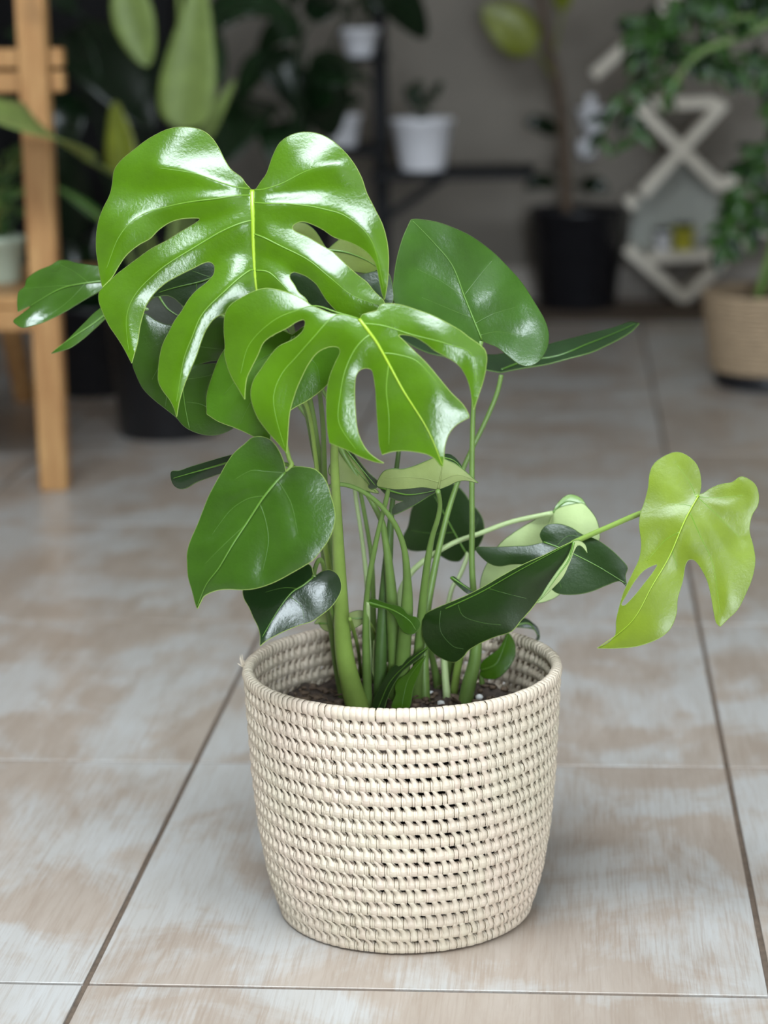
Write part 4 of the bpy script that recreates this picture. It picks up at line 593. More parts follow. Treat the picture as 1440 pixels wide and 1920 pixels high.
"stems":[[[[-0.2051,2.0495,0.19,0.01167],[-0.2102,2.0438,0.2128,0.01015],[-0.2147,2.0346,0.2415,0.00888],[-0.2161,2.0245,0.2703,0.00787],[-0.2152,2.0091,0.3101,0.0066],[-0.214,1.9855,0.3661,0.00533],[-0.2125,1.9628,0.4153,0.00431],[-0.2104,1.9391,0.4633,0.00355],[-0.2041,1.9118,0.5152,0.00305],[-0.1927,1.8886,0.5555,0.00279],[-0.1789,1.8728,0.5842,0.00254]],"stem_lime"],[[[-0.2206,2.0827,0.19,0.0066],[-0.2256,2.0786,0.2232,0.00609],[-0.2292,2.0724,0.2619,0.00558],[-0.233,2.0644,0.3058,0.00457],[-0.2351,2.0536,0.3599,0.00355],[-0.2356,2.0421,0.4131,0.00305],[-0.2374,2.0324,0.455,0.00305],[-0.2414,2.0236,0.4911,0.00305],[-0.2506,2.0105,0.5419,0.00305],[-0.2669,1.9871,0.6259,0.00305],[-0.2807,1.9727,0.684,0.00355]],"stem_green"],[[[-0.2282,2.1172,0.19,0.00457],[-0.2307,2.0953,0.2555,0.00406],[-0.2313,2.0696,0.3148,0.0033],[-0.23,2.0412,0.3729,0.00279],[-0.2278,2.011,0.4295,0.00254],[-0.225,1.9793,0.4844,0.00228],[-0.2276,1.9526,0.5271,0.00203],[-0.2431,1.9328,0.5632,0.00203]],"stem_green"],[[[-0.2213,2.0999,0.19,0.00406],[-0.2279,2.091,0.2726,0.00355],[-0.231,2.0834,0.3269,0.00279],[-0.2345,2.0735,0.3912,0.00203],[-0.2429,2.0671,0.4281,0.00178],[-0.2505,2.0579,0.4802,0.00203],[-0.2682,2.0495,0.5213,0.00203],[-0.305,2.0392,0.5574,0.00203],[-0.3489,2.0327,0.5591,0.00203]],"stem_green"],[[[-0.1968,2.0581,0.19,0.00459],[-0.1967,2.0496,0.2372,0.00401],[-0.1954,2.0394,0.2816,0.00315],[-0.192,2.0309,0.3146,0.00258],[-0.1856,2.0219,0.3473,0.00258],[-0.1785,2.0132,0.377,0.00213],[-0.1715,2.0053,0.4026,0.00228],[-0.1679,2.0,0.4195,0.00152]],"stem_green"],[[[-0.1654,2.0589,0.19,0.00745],[-0.1615,2.0453,0.2439,0.00688],[-0.156,2.0287,0.295,0.00573],[-0.1546,2.0166,0.3286,0.00373],[-0.1559,2.0059,0.3563,0.00279],[-0.1616,1.9967,0.3784,0.00254],[-0.1712,1.9879,0.3966,0.00228],[-0.1818,1.9803,0.4096,0.00213],[-0.1947,1.9724,0.42,0.00203],[-0.2078,1.9653,0.4254,0.00203],[-0.2177,1.96,0.4246,0.00178]],"stem_green"],[[[-0.1864,2.0667,0.19,0.00631],[-0.1844,2.0653,0.2379,0.00602],[-0.1802,2.0633,0.2907,0.00545],[-0.1753,2.0613,0.3377,0.00459],[-0.1714,2.0595,0.379,0.00254],[-0.1667,2.0577,0.4148,0.00228],[-0.1632,2.0564,0.4402,0.00213],[-0.1607,2.0549,0.4705,0.00203],[-0.1559,2.0525,0.5154,0.00203],[-0.2208,2.0527,0.5947,0.00203]],"stem_dark"],[[[-0.1711,2.0671,0.19,0.00688],[-0.1705,2.0618,0.2338,0.00688],[-0.1712,2.0548,0.2775,0.00631],[-0.1729,2.047,0.3208,0.00459],[-0.1761,2.0397,0.3582,0.00305],[-0.1821,2.0342,0.3847,0.00279],[-0.2157,2.0273,0.4476,0.00254]],"stem_green"],[[[-0.1518,2.0677,0.19,0.00573],[-0.1476,2.0539,0.2415,0.00516],[-0.1436,2.0403,0.2817,0.0043],[-0.1394,2.0275,0.3157,0.00373],[-0.1347,2.0151,0.3466,0.00315],[-0.13,2.0057,0.3689,0.00244],[-0.1244,1.9975,0.3871,0.00228],[-0.1219,1.9909,0.4019,0.00213],[-0.1231,1.982,0.416,0.00228]],"stem_green"],[[[-0.1432,2.0679,0.19,0.00516],[-0.144,2.0747,0.2355,0.00459],[-0.1415,2.0826,0.2753,0.00401],[-0.1354,2.0902,0.3099,0.00344],[-0.1289,2.0972,0.3395,0.00279],[-0.1214,2.1045,0.3689,0.00254],[-0.1123,2.1115,0.3959,0.00239],[-0.1003,2.1193,0.4237,0.00228],[-0.0862,2.1276,0.452,0.00228],[-0.0757,2.1348,0.4763,0.00228],[-0.0712,2.1411,0.4942,0.00228]],"stem_green"],[[[-0.1053,2.0723,0.19,0.00711],[-0.1011,2.0719,0.2103,0.00685],[-0.0958,2.0713,0.2315,0.00609],[-0.094,2.0706,0.2579,0.00508],[-0.0957,2.0696,0.2894,0.0033],[-0.0974,2.0684,0.3259,0.00279],[-0.0969,2.0669,0.3672,0.00264],[-0.0964,2.065,0.4184,0.00254],[-0.0949,2.063,0.4689,0.00233],[-0.092,2.0613,0.5088,0.00213],[-0.0868,2.0627,0.5384,0.00228]],"stem_green"],[[[-0.1645,2.1014,0.19,0.00516],[-0.1698,2.1028,0.2484,0.00459],[-0.1683,2.1038,0.2852,0.00373],[-0.1588,2.1046,0.3072,0.00287],[-0.1423,2.1053,0.3228,0.00275],[-0.1167,2.1064,0.3383,0.00244],[-0.0913,2.1073,0.3475,0.00244],[-0.0609,2.1085,0.3587,0.00244],[-0.0221,2.1071,0.3674,0.00254]],"stem_pale"],[[[-0.1181,2.1027,0.19,0.00406],[-0.1079,2.0926,0.2411,0.00355],[-0.0908,2.0817,0.281,0.00305],[-0.06,2.069,0.313,0.00279],[-0.02,2.0533,0.3426,0.00254],[0.0094,2.0416,0.3602,0.00244],[0.0335,2.0318,0.3735,0.00244],[0.0573,2.0218,0.3863,0.00254],[0.0855,2.0099,0.3979,0.00228],[0.1091,2.0027,0.4071,0.00203]],"stem_lime"],[[[-0.1233,2.0853,0.19,0.00401],[-0.1274,2.113,0.2404,0.00287],[-0.1218,2.1417,0.2797,0.00229],[-0.1135,2.1542,0.2937,0.00229],[-0.1076,2.1656,0.3069,0.00229],[-0.107,2.1726,0.3125,0.00172]],"stem_pale"],[[[-0.1831,2.13,0.2028,0.00152],[-0.1881,2.1137,0.2291,0.00152],[-0.1927,2.095,0.2531,0.00142],[-0.1975,2.0823,0.2672,0.00127],[-0.2056,2.0717,0.2727,0.00112],[-0.2161,2.0574,0.2813,0.00102]],"stem_lime"],[[[-0.2103,2.13,0.2053,0.00203],[-0.2079,2.0887,0.2363,0.00178],[-0.2061,2.034,0.2702,0.00178],[-0.2053,1.99,0.2952,0.00152]],"stem_lime"],[[[-0.1336,2.1197,0.19,0.00459],[-0.1364,2.1113,0.2114,0.00344],[-0.1392,2.102,0.2302,0.00287],[-0.1423,2.09,0.2522,0.00229]],"stem_green"],[[[-0.1299,2.1286,0.19,0.00573],[-0.1231,2.1231,0.2107,0.00516],[-0.1173,2.116,0.2316,0.00401],[-0.1074,2.1075,0.2527,0.00287],[-0.0757,2.0853,0.2957,0.00229],[-0.0399,2.0627,0.3275,0.00229],[-0.0297,2.0526,0.351,0.00203]],"stem_green"],[[[-0.2213,2.0999,0.19,0.00305],[-0.2254,2.068,0.2788,0.00279],[-0.232,2.0263,0.3663,0.00254],[-0.2322,1.9835,0.4449,0.00203],[-0.2343,1.9543,0.4937,0.00203],[-0.2425,1.9407,0.5126,0.00203],[-0.2512,1.9298,0.5028,0.00203],[-0.251,1.9129,0.4826,0.00203],[-0.2454,1.8968,0.4642,0.00203],[-0.2421,1.8909,0.458,0.00203],[-0.2464,1.8878,0.4523,0.00203]],"stem_lime"],[[[-0.224,2.1174,0.19,0.00254],[-0.2239,2.0423,0.2703,0.00203],[-0.2251,1.9807,0.3226,0.00203],[-0.2221,1.9345,0.359,0.00203],[-0.2244,1.9225,0.3668,0.00203],[-0.2261,1.9037,0.3629,0.00203],[-0.2257,1.8928,0.3588,0.00203]],"stem_green"],[[[-0.2291,2.13,0.2079,0.00305],[-0.2352,2.096,0.287,0.00254],[-0.2362,2.0414,0.383,0.00203],[-0.2508,2.0081,0.4302,0.00203],[-0.2975,1.9641,0.4489,0.00178],[-0.2992,1.9627,0.4536,0.00152]],"stem_green"],[[[-0.2204,2.1174,0.19,0.00355],[-0.2325,2.1178,0.2812,0.00254],[-0.2423,2.1183,0.397,0.00203],[-0.2628,2.1187,0.4797,0.00203],[-0.3419,2.1194,0.5615,0.00203],[-0.4328,2.1199,0.5874,0.00203],[-0.4423,2.1222,0.5872,0.00203]],"stem_green"],[[[-0.2204,2.1174,0.19,0.00355],[-0.2312,2.1152,0.2819,0.00254],[-0.2402,2.111,0.4089,0.00203],[-0.2618,2.1085,0.4712,0.00203],[-0.3401,2.1042,0.5434,0.00203],[-0.4146,2.1008,0.567,0.00203],[-0.4321,2.1023,0.5697,0.00203]],"stem_green"],[[[-0.197,2.1181,0.19,0.00406],[-0.1999,2.1123,0.2828,0.00254],[-0.2036,2.1081,0.3367,0.00203],[-0.2085,2.1044,0.3792,0.00203],[-0.21,2.1025,0.4004,0.00203],[-0.213,2.0976,0.4527,0.00203],[-0.2265,2.0849,0.5753,0.00203],[-0.2277,2.0772,0.6217,0.00203]],"stem_pale"],[[[-0.197,2.1181,0.19,0.00406],[-0.1945,2.109,0.2784,0.00254],[-0.1975,2.0995,0.3492,0.00203],[-0.219,2.0828,0.4555,0.00203],[-0.2737,2.0621,0.5589,0.00203],[-0.3159,2.0526,0.6045,0.00203]],"stem_green"],[[[-0.0906,2.1208,0.19,0.00305],[-0.0915,2.1203,0.2009,0.00254],[-0.091,2.1228,0.2069,0.00203]],"stem_green"],[[[-0.1991,2.0833,0.19,0.00305],[-0.1953,2.0634,0.2384,0.00254],[-0.1944,2.0477,0.269,0.00228],[-0.1927,2.0342,0.2933,0.00203],[-0.1925,2.0327,0.2996,0.00178]],"stem_pale"]],"bg":{"post":[[-0.9279,3.9,0.0],[-0.9253,3.92,0.8807]],"rail_hi":[[-1.2465,3.97,0.765],[-0.8965,3.97,0.756]],"rail_hi2":[[-1.2492,3.97,0.7266],[-0.8984,3.97,0.7178]],"shelf":[[-1.2857,4.0,0.3346],[-0.9459,4.0,0.3265]],"shelf_back":[[-1.2532,4.45,0.3188],[-1.0585,4.45,0.3174]],"backleg":[[-1.1996,4.82,-0.0013],[-1.0876,4.4,0.5524]],"post_l":[[-1.2581,3.9,-0.0001],[-1.2178,3.92,0.886]],"shelfpot":[[-1.0652,4.15,0.3614],[-1.0606,4.15,0.4443]],"bop_pot":[[-0.8172,4.46,-0.0034],[-0.8098,4.46,0.1862]],"bop_leafA":[[-0.808,4.45,0.1877],[-0.8313,4.45,0.3579],[-0.8592,4.35,0.5024],[-0.8429,4.1,0.5492],[-0.8361,3.87,0.5879],[-0.9043,3.78,0.6476],[-1.0266,3.74,0.6931]],"bop_leafB":[[-0.8218,4.55,0.173],[-0.7923,4.55,0.4323],[-0.7796,4.55,0.6016],[-0.7733,4.55,0.6539],[-0.7567,4.55,0.7576],[-0.7381,4.55,0.8909]],"bop_leafC":[[-0.8353,4.6,0.1656],[-0.8025,4.6,0.5352],[-0.7936,4.6,0.9129],[-0.8652,4.6,0.9451],[-0.8958,4.6,0.8837],[-0.8788,4.6,0.8003],[-0.8582,4.6,0.7225]],"bop_leafD":[[-0.8534,4.7,0.1509],[-0.9091,4.7,0.3975],[-0.9318,4.7,0.4969],[-0.9354,4.7,0.5189],[-0.9404,4.7,0.5845],[-0.9487,4.7,0.6497]],"bop_leafE":[[-0.8275,4.6,0.1656],[-0.7791,4.6,0.4276],[-0.7465,4.6,0.5772],[-0.7382,4.6,0.5983],[-0.7117,4.6,0.6456],[-0.6831,4.6,0.6926]],"bop_leafF":[[-0.8204,4.5,0.1804],[-0.8942,4.5,0.3636],[-0.9455,4.5,0.4257],[-0.961,4.5,0.4407],[-0.9975,4.5,0.4686],[-1.0341,4.5,0.4922]],"pot2":[[-1.0758,4.95,-0.0052],[-1.0783,5.0,0.1677]],"cab":[[-1.7664,5.95,0.0854],[-1.0474,5.95,0.0805]],"dk1_0":[[-1.0432,5.2,0.3504],[-1.0755,5.2,0.7368],[-1.1592,5.2,0.7855],[-0.9472,5.2,0.5738]],"dk1_1":[[-1.0307,5.2,0.3503],[-1.0933,5.2,0.6177],[-1.1855,5.2,0.7504],[-1.2945,5.2,0.7877]],"dk1_2":[[-1.0307,5.2,0.3503],[-1.0398,5.2,0.7125],[-1.1079,5.2,0.8319],[-1.2286,5.2,0.8693]],"dk1_3":[[-1.0183,5.2,0.3502],[-0.9409,5.2,0.7347],[-0.7915,5.2,0.8265],[-0.623,5.2,0.8003]],"dk1_4":[[-1.0183,5.2,0.3502],[-0.9824,5.2,0.6162],[-1.1415,5.2,0.6424],[-1.1875,5.2,0.4618]],"dk1_5":[[-1.0183,5.2,0.3502],[-0.956,5.2,0.6636],[-0.9025,5.2,0.7814],[-0.797,5.2,0.6613]],"dk1_6":[[-1.0307,5.2,0.3503],[-1.074,5.2,0.4969],[-1.136,5.2,0.4977],[-1.1835,5.2,0.2901]],"dk2_0":[[-0.6836,5.6,0.3083],[-0.699,5.6,0.7214],[-0.7742,5.6,0.8239],[-0.8802,5.6,0.7751]],"dk2_1":[[-0.6836,5.6,0.3083],[-0.6736,5.6,0.6956],[-0.632,5.6,0.7963],[-0.5664,5.6,0.8329]],"dk2_2":[[-0.6836,5.6,0.3083],[-0.6755,5.6,0.6191],[-0.7258,5.6,0.6964],[-0.8333,5.6,0.6085]],"dk2_3":[[-0.6836,5.6,0.3083],[-0.651,5.6,0.5546],[-0.6224,5.6,0.6567],[-0.5054,5.6,0.6422]],"dk2_4":[[-0.6836,5.6,0.3083],[-0.6618,5.6,0.6445],[-0.6345,5.6,0.695],[-0.5995,5.6,0.5154]],"dk2_5":[[-0.6836,5.6,0.3083],[-0.7034,5.6,0.5553],[-0.7807,5.6,0.6078],[-0.851,5.6,0.4667]],"dk2_6":[[-0.6836,5.6,0.3083],[-0.6729,5.6,0.721],[-0.6956,5.6,0.8477],[-0.5645,5.6,0.9205]],"dk2_7":[[-0.6836,5.6,0.3083],[-0.6354,5.6,0.6568],[-0.5009,5.6,0.8819],[-0.3612,5.6,0.754]],"dk2_8":[[-0.6836,5.6,0.3083],[-0.691,5.6,0.5294],[-0.7297,5.6,0.5557],[-0.7069,5.6,0.426]],"dk2_9":[[-0.6836,5.6,0.3083],[-0.6559,5.6,0.6188],[-0.6354,5.6,0.6568],[-0.612,5.6,0.5413]],"dk2_10":[[-0.6836,5.6,0.3083],[-0.6827,5.6,0.5936],[-0.7512,5.6,0.7222],[-0.6765,5.6,0.5807]],"dk2_11":[[-0.6836,5.6,0.3083],[-0.6746,5.6,0.6574],[-0.6716,5.6,0.7717],[-0.7907,5.6,0.7101]],"dkpot":[[-0.6883,5.6,0.1234],[-0.6836,5.6,0.3083]],"dkpot1":[[-1.0318,5.2,0.1775],[-1.0245,5.2,0.3502]],"tbl":[[-0.6722,6.0,0.4175],[-0.1129,6.0,0.411],[-0.5147,6.0,0.4157],[-0.5078,6.0,0.8035],[-0.547,6.3,0.0288],[-0.3428,6.0,0.3971],[-0.4603,6.0,0.3122],[-0.6098,6.0,0.6942],[-0.4917,6.0,0.6924],[-0.6639,6.0,0.4701],[-0.5446,6.0,0.4686]],"wp1":[[-0.3999,6.0,0.4088],[-0.3981,6.0,0.5438]],"wp2":[[-0.6084,6.05,0.4718],[-0.6066,6.05,0.5551]],"wp3":[[-0.5601,6.05,0.7004],[-0.5586,6.05,0.7741]],"fic_pot":[[0.0026,6.3,0.0117],[0.0023,6.3,0.2778]],"trunk":[[-0.0269,6.3,0.2781],[-0.0341,6.3,0.4231],[-0.0457,6.3,0.5667],[-0.0744,6.3,0.7092],[-0.1099,6.3,0.8925]],"fic":[[-0.0513,6.28,0.6103],[-0.0886,6.28,0.6704],[-0.1172,6.28,0.7033],[-0.253,6.28,0.818],[-0.0427,6.28,0.4819],[-0.0528,6.28,0.482],[-0.0673,6.28,0.4851],[-0.1395,6.28,0.5089],[-0.0311,6.28,0.3451],[-0.0602,6.28,0.3454],[-0.0747,6.28,0.3456],[-0.1402,6.28,0.3318],[-0.0311,6.28,0.3379],[0.0124,6.28,0.3374],[0.0196,6.28,0.3373],[0.0849,6.28,0.3193],[-0.067,6.28,0.6813],[-0.0383,6.28,0.8074],[-0.0312,6.28,0.8352],[-0.0525,6.28,0.9191]],"wpl":[[0.0462,6.4,0.4622],[0.046,6.4,0.5393],[0.0243,6.4,0.3952],[0.0242,6.4,0.4508]],"dia":[[0.044,6.36,0.6318],[0.1751,6.36,0.7466],[0.1533,6.36,0.5541],[0.3819,6.36,0.5553],[0.1576,6.36,0.5526],[0.3924,6.36,0.3268],[0.3779,6.36,0.3241],[0.4357,6.36,0.3467],[0.4006,6.36,0.555],[0.1783,6.36,0.3087],[0.1388,6.36,0.3003],[0.1624,6.36,0.2737],[0.1367,6.36,0.162],[0.2999,6.36,0.0153],[0.2955,6.36,0.0153],[0.456,6.36,0.1769],[0.1972,6.36,0.1349],[0.4216,6.36,0.1389],[0.2221,6.36,0.7996],[0.3128,6.36,0.8923],[0.4058,6.36,0.5893],[0.4713,6.36,0.6312],[0.4696,6.36,0.2311],[0.5695,6.36,0.1818]],"dpan":[[0.2897,6.43,0.4179],[0.3969,6.43,0.3138],[0.392,6.43,0.1434],[0.1993,6.43,0.1376],[0.1441,6.43,0.1604],[0.1612,6.43,0.2719],[0.1832,6.43,0.3013]],"dpots":[[0.2389,6.34,0.1544],[0.2384,6.34,0.2103],[0.2946,6.34,0.151],[0.2938,6.34,0.2186]],"tan":[[0.4296,4.87,-0.0021],[0.4408,5.05,0.1963]],"zz_0":[[0.4341,4.95,0.223],[0.4722,4.95,0.5521],[0.4453,4.95,0.7631],[0.4006,4.95,0.7792],[0.3454,4.95,0.7538],[0.2566,4.95,0.722],[0.2035,4.95,0.6562],[0.188,4.95,0.6341]],"zz_1":[[0.4367,4.98,0.2192],[0.475,4.98,0.5503],[0.4366,4.98,0.7739],[0.358,4.98,0.7939],[0.2911,4.98,0.7785],[0.2635,4.98,0.7379]],"zz_2":[[0.2822,5.01,0.7292],[0.2145,5.01,0.7044],[0.1523,5.01,0.666],[0.0898,5.01,0.6217],[0.05,5.01,0.5426]],"zz_3":[[0.442,5.04,0.2117],[0.4795,5.04,0.6036],[0.4071,5.04,0.8182],[0.2826,5.04,0.8226],[0.1693,5.04,0.7887],[0.1125,5.04,0.7616]],"zz_4":[[0.4341,4.95,0.223],[0.4629,4.95,0.4623],[0.411,4.95,0.5305],[0.3672,4.95,0.4634],[0.3348,4.95,0.3729],[0.3097,4.95,0.3045]],"zz_5":[[0.4367,4.98,0.2192],[0.4537,4.98,0.4941],[0.3933,4.98,0.697],[0.3376,4.98,0.6755],[0.2808,4.98,0.7098]],"zz_6":[[0.4393,5.01,0.2155],[0.4594,5.01,0.3545],[0.4125,5.01,0.4125],[0.3737,5.01,0.3438]],"zz_7":[[0.1532,5.04,0.6649],[0.1306,5.04,0.6198],[0.1252,5.04,0.5742],[0.1197,5.04,0.5284]],"zz_8":[[0.4341,4.95,0.223],[0.4709,4.95,0.6079],[0.4104,4.95,0.8404],[0.3217,4.95,0.8419],[0.2331,4.95,0.8106],[0.1778,4.95,0.7564],[0.1332,4.95,0.724]],"zz_9":[[0.4367,4.98,0.2192],[0.4738,4.98,0.6065],[0.4039,4.98,0.7301],[0.3593,4.98,0.7197],[0.3039,4.98,0.6648],[0.2477,4.98,0.6489]],"x_pix":[[-1.6368,6.5,0.7146],[0.5275,6.5,0.681]],"soil":[[-0.1667,2.036,0.2207]]}}
def spline(ctrl, step, closed=True):
    # ctrl: [x, y, corner]; Catmull-Rom between corners, resampled at about `step`
    n = len(ctrl)
    P = np.array([c[:2] for c in ctrl], float)
    k = [bool(len(c) > 2 and c[2]) for c in ctrl]
    out = []
    for i in range(n if closed else n - 1):
        a, b = P[i], P[(i + 1) % n]
        p0 = P[i - 1] if (closed or i > 0) else a
        p3 = P[(i + 2) % n] if (closed or i < n - 2) else b
        d = np.linalg.norm(b - a)
        m1 = (b - p0) * .5 if not k[i] else (b - a) * .8
        m2 = (p3 - a) * .5 if not k[(i + 1) % n] else (b - a) * .8
        for m in (m1, m2):
            l = np.linalg.norm(m)
            if l > d * 1.1: m *= d * 1.1 / l
        s = max(1, int(math.ceil(d / step)))
        for j in range(s):
            t = j / s
            out.append((2*t**3-3*t*t+1)*a + (t**3-2*t*t+t)*m1 + (-2*t**3+3*t*t)*b + (t**3-t*t)*m2)
    if not closed: out.append(P[-1])
    return np.array(out)

def seg_dist(Q, line, closed=False):
    a = line if closed else line[:-1]
    b = np.roll(line, -1, 0) if closed else line[1:]
    best = np.full(len(Q), 1e9)
    for p, q in zip(a, b):
        d = q - p; L = d @ d
        if L < 1e-14: continue
        t = np.clip(((Q - p) @ d) / L, 0, 1)
        e = Q - p - t[:, None] * d
        best = np.minimum(best, np.einsum('ij,ij->i', e, e))
    return np.sqrt(best)

def inside(Q, poly):
    x, y = Q[:, 0], Q[:, 1]; r = np.zeros(len(Q), bool)
    a = poly; b = np.roll(poly, -1, 0)
    for p, q in zip(a, b):
        if p[1] == q[1]: continue
        c = ((p[1] > y) != (q[1] > y)) & (x < (q[0]-p[0])*(y-p[1])/(q[1]-p[1])+p[0])
        r ^= c
    return r

def leaf_height(Q, edge, veins, prm):
    # relief of the blade over its own mean plane, in metres
    u, v = Q[:, 0], Q[:, 1]
    w = -prm.get('cv', .4) * v * np.abs(v) - prm.get('cu', .3) * u * u + prm.get('tw', 0.) * u * v
    if veins:
        dm = seg_dist(Q, veins[0])
        w = w + prm.get('fold', .12) * np.sqrt(dm * dm + .005**2)
        if len(veins) > 1 and prm.get('pl', 0):
            dl = np.full(len(Q), 9.)
            for l in veins[1:]: dl = np.minimum(dl, seg_dist(Q, l))
            s = prm.get('ps', .018)
            w = w - prm['pl'] * np.exp(-np.sqrt(dl * dl + .0025**2) / s) * (1 - np.exp(-dm / .012))
    de = seg_dist(Q, edge, True)
    w = w - prm.get('ed', .002) * np.exp(-de / prm.get('es', .012))
    s = prm.get('seed', 0.)
    w = w + prm.get('nz', .0012) * (np.sin(u*61+s*3.1+1.7*np.sin(v*43+s)) + np.sin(v*77+s*1.7+1.3*np.sin(u*53-s)))
    return w
# ---------------------------------------------------------------- the monstera
monstera = thing('monstera_plant', 'large glossy swiss cheese plant growing out of the cream basket', 'plant', (SC.x, SC.y, .195))
def build_leaf(key, d):
    O, U_, V_, N_ = (np.array(d[k]) for k in 'ouvn')
    prm = d['prm']
    edge = spline(d['out'], .0028)
    veins = [spline(v, .004, False) for v in d['veins']]
    holes = [spline([list(p) + [0] for p in hh], .0028) for hh in d['holes']]
    lo, hi = edge.min(0), edge.max(0)
    g = max(.0024, min(.0042, math.sqrt((hi - lo).prod() / 3200)))
    gx = np.arange(lo[0], hi[0], g); gy = np.arange(lo[1], hi[1], g * .87)
    XX, YY = np.meshgrid(gx, gy); XX = XX + (np.arange(len(gy)) % 2)[:, None] * g * .5
    Q = np.stack([XX.ravel(), YY.ravel()], 1)
    Q = Q[inside(Q, edge)]
    ok = seg_dist(Q, edge, True) > g * .55
    for hh in holes: ok &= ~inside(Q, hh) & (seg_dist(Q, hh, True) > g * .55)
    Q = Q[ok]
    pts = [Vector(p) for p in edge]; ne = len(edge)
    E = [(i, (i + 1) % ne) for i in range(ne)]; loops = [(0, ne)]
    for hh in holes:
        k = len(pts); pts += [Vector(p) for p in hh]; E += [(k + i, k + (i + 1) % len(hh)) for i in range(len(hh))]; loops.append((k, len(hh)))
    nb = len(pts); pts += [Vector(p) for p in Q]
    rv, re, rf, ov, oe, of = delaunay_2d_cdt(pts, E, [], 0, 1e-7, True)
    P2 = np.array([(p.x, p.y) for p in rv])
    T = np.array([f for f in rf if len(f) == 3])
    cen = P2[T].mean(1)
    keep = inside(cen, edge)
    for hh in holes: keep &= ~inside(cen, hh)
    T = T[keep]
    w = leaf_height(P2, edge, veins, prm)
    X = O + P2[:, :1] * U_ + P2[:, 1:] * V_ + w[:, None] * N_
    sgn = np.cross(P2[T[:, 1]] - P2[T[:, 0]], P2[T[:, 2]] - P2[T[:, 0]])
    ccw = np.dot(np.cross(U_, V_), N_) > 0
    T = np.array([t if (s > 0) == ccw else t[::-1] for t, s in zip(T, sgn)])
    th = .0008
    n = len(X); Bk = X - th * N_
    mi_f, mi_b = (0, 1) if not d['flip'] else (1, 0)
    mb = MB()
    mb.add(X.tolist(), T.tolist(), mi_f); mb.add(Bk.tolist(), [t[::-1] for t in T.tolist()], mi_b)
    # rim: the pale leaf margin
    cnt = {}
    for t in T.tolist():
        for a, b in ((t[0], t[1]), (t[1], t[2]), (t[2], t[0])): cnt[(a, b)] = 1
    V = []; F = []
    for (a, b) in cnt:
        if (b, a) not in cnt:
            k = len(V); e = X[b] - X[a]; l = np.linalg.norm(e)
            outw = np.cross(e, N_) / max(l, 1e-9) * .0005
            up = N_ * .00025
            V += [X[a] + up, X[b] + up, X[b] + outw - N_ * th * .5, X[a] + outw - N_ * th * .5, Bk[b] - up, Bk[a] - up]
            F += [(k, k + 3, k + 2, k + 1), (k + 3, k + 5, k + 4, k + 2)]
    mb.add([v.tolist() for v in V], F, 2)
    leaf = mb.build('leaf', [d['top'], d['under'], 'leaf_edge' if key in 'A B C D L T Q' .split() else 'leaf_edge_dark'], monstera)
    if d.get('label'): leaf['label'] = d['label']
    side = 1 if not d['flip'] else 1
    def on(line, lift):
        ww = leaf_height(line, edge, veins, prm)
        return (O + line[:, :1] * U_ + line[:, 1:] * V_ + (ww + lift)[:, None] * N_).tolist()
    mid = veins[0]; r0 = d['rib']
    k = len(mid); rr = [max(.0003, r0 * (1 - .85 * (i / (k - 1)))) for i in range(k)]
    m2 = MB(); m2.tube(on(mid, .0005), rr, 8, flat=.6); m2.build('midrib', d['vein'], leaf)
    if len(veins) > 1:
        m3 = MB()
        for l in veins[1:]:
            k = len(l); m3.tube(on(l, -.0001), [max(.00022, min(.0008, r0 * .5) * (1 - .8 * (i / max(1, k - 1)))) for i in range(k)], 5)
        m3.build('side_veins', {'vein_lime': 'vein_side', 'vein_green': 'vein_dark'}.get(d['vein'], d['vein']), leaf)
    return leaf
LEAF_LABELS = {'A': 'biggest bright green split leaf, at the top', 'B': 'bright green split leaf hanging below the biggest leaf', 'T': 'yellow-green young split leaf at the far right', 'D': 'dark green heart-shaped leaf left of the stems', 'F': 'smooth dark green leaf pointing up behind the split leaves', 'Q': 'dark leaf curled into a trough over the basket rim', 'L': 'small shiny leaf just above the basket rim'}
for key, d in DATA['leaves'].items():
    d['label'] = LEAF_LABELS.get(key)
    build_leaf(key, d)
for Q, mat in DATA['stems']:
    P = smooth_path([q[:3] for q in Q], 5)
    R = []
    for i in range(len(Q) - 1):
        for j in range(5): R.append(Q[i][3] + (Q[i+1][3] - Q[i][3]) * j / 5)
    R.append(Q[-1][3])
    P[0] = P[0] - Vector((0, 0, .012))
    mb = MB(); mb.tube(P, R, 12); mb.build('stem', mat, monstera)

# ---------------------------------------------------------------- background helpers
BG = DATA['bg']
def blade(mb, pts, width, fold=.25, nv=10, nu=4, up=(0, -.6, .8), th=.001, wf=None, mi=0):
    """leaf blade along a bent midrib; both faces, so it has thickness"""
    P = smooth_path(pts, max(2, nv // max(1, len(pts) - 1)))
    n = len(P); top = []; upv = Vector(up)
    for i, p in enumerate(P):
        t = (P[min(i + 1, n - 1)] - P[max(i - 1, 0)]).normalized()
        s = t.cross(upv).normalized(); nn = s.cross(t).normalized()
        x = i / (n - 1)
        w = width * (wf(x) if wf else math.sin(math.pi * min(1, x * .96 + .02) ** .75) ** .8) * .5
        for k in range(nu + 1):
            e = 2 * k / nu - 1
            top.append((p + s * (w * e) + nn * (abs(e) * w * fold), nn))
    m = nu + 1
    V = [a for a, b in top] + [a - b * th for a, b in top]; o = len(top); F = []
    for i in range(n - 1):
        for k in range(nu):
            q = (i*m+k, i*m+k+1, (i+1)*m+k+1, (i+1)*m+k)
            F += [q, tuple(o + j for j in q[::-1])]
        F += [(i*m, (i+1)*m, o+(i+1)*m, o+i*m), (i*m+nu, o+i*m+nu, o+(i+1)*m+nu, (i+1)*m+nu)]
    mb.add(V, F, mi)
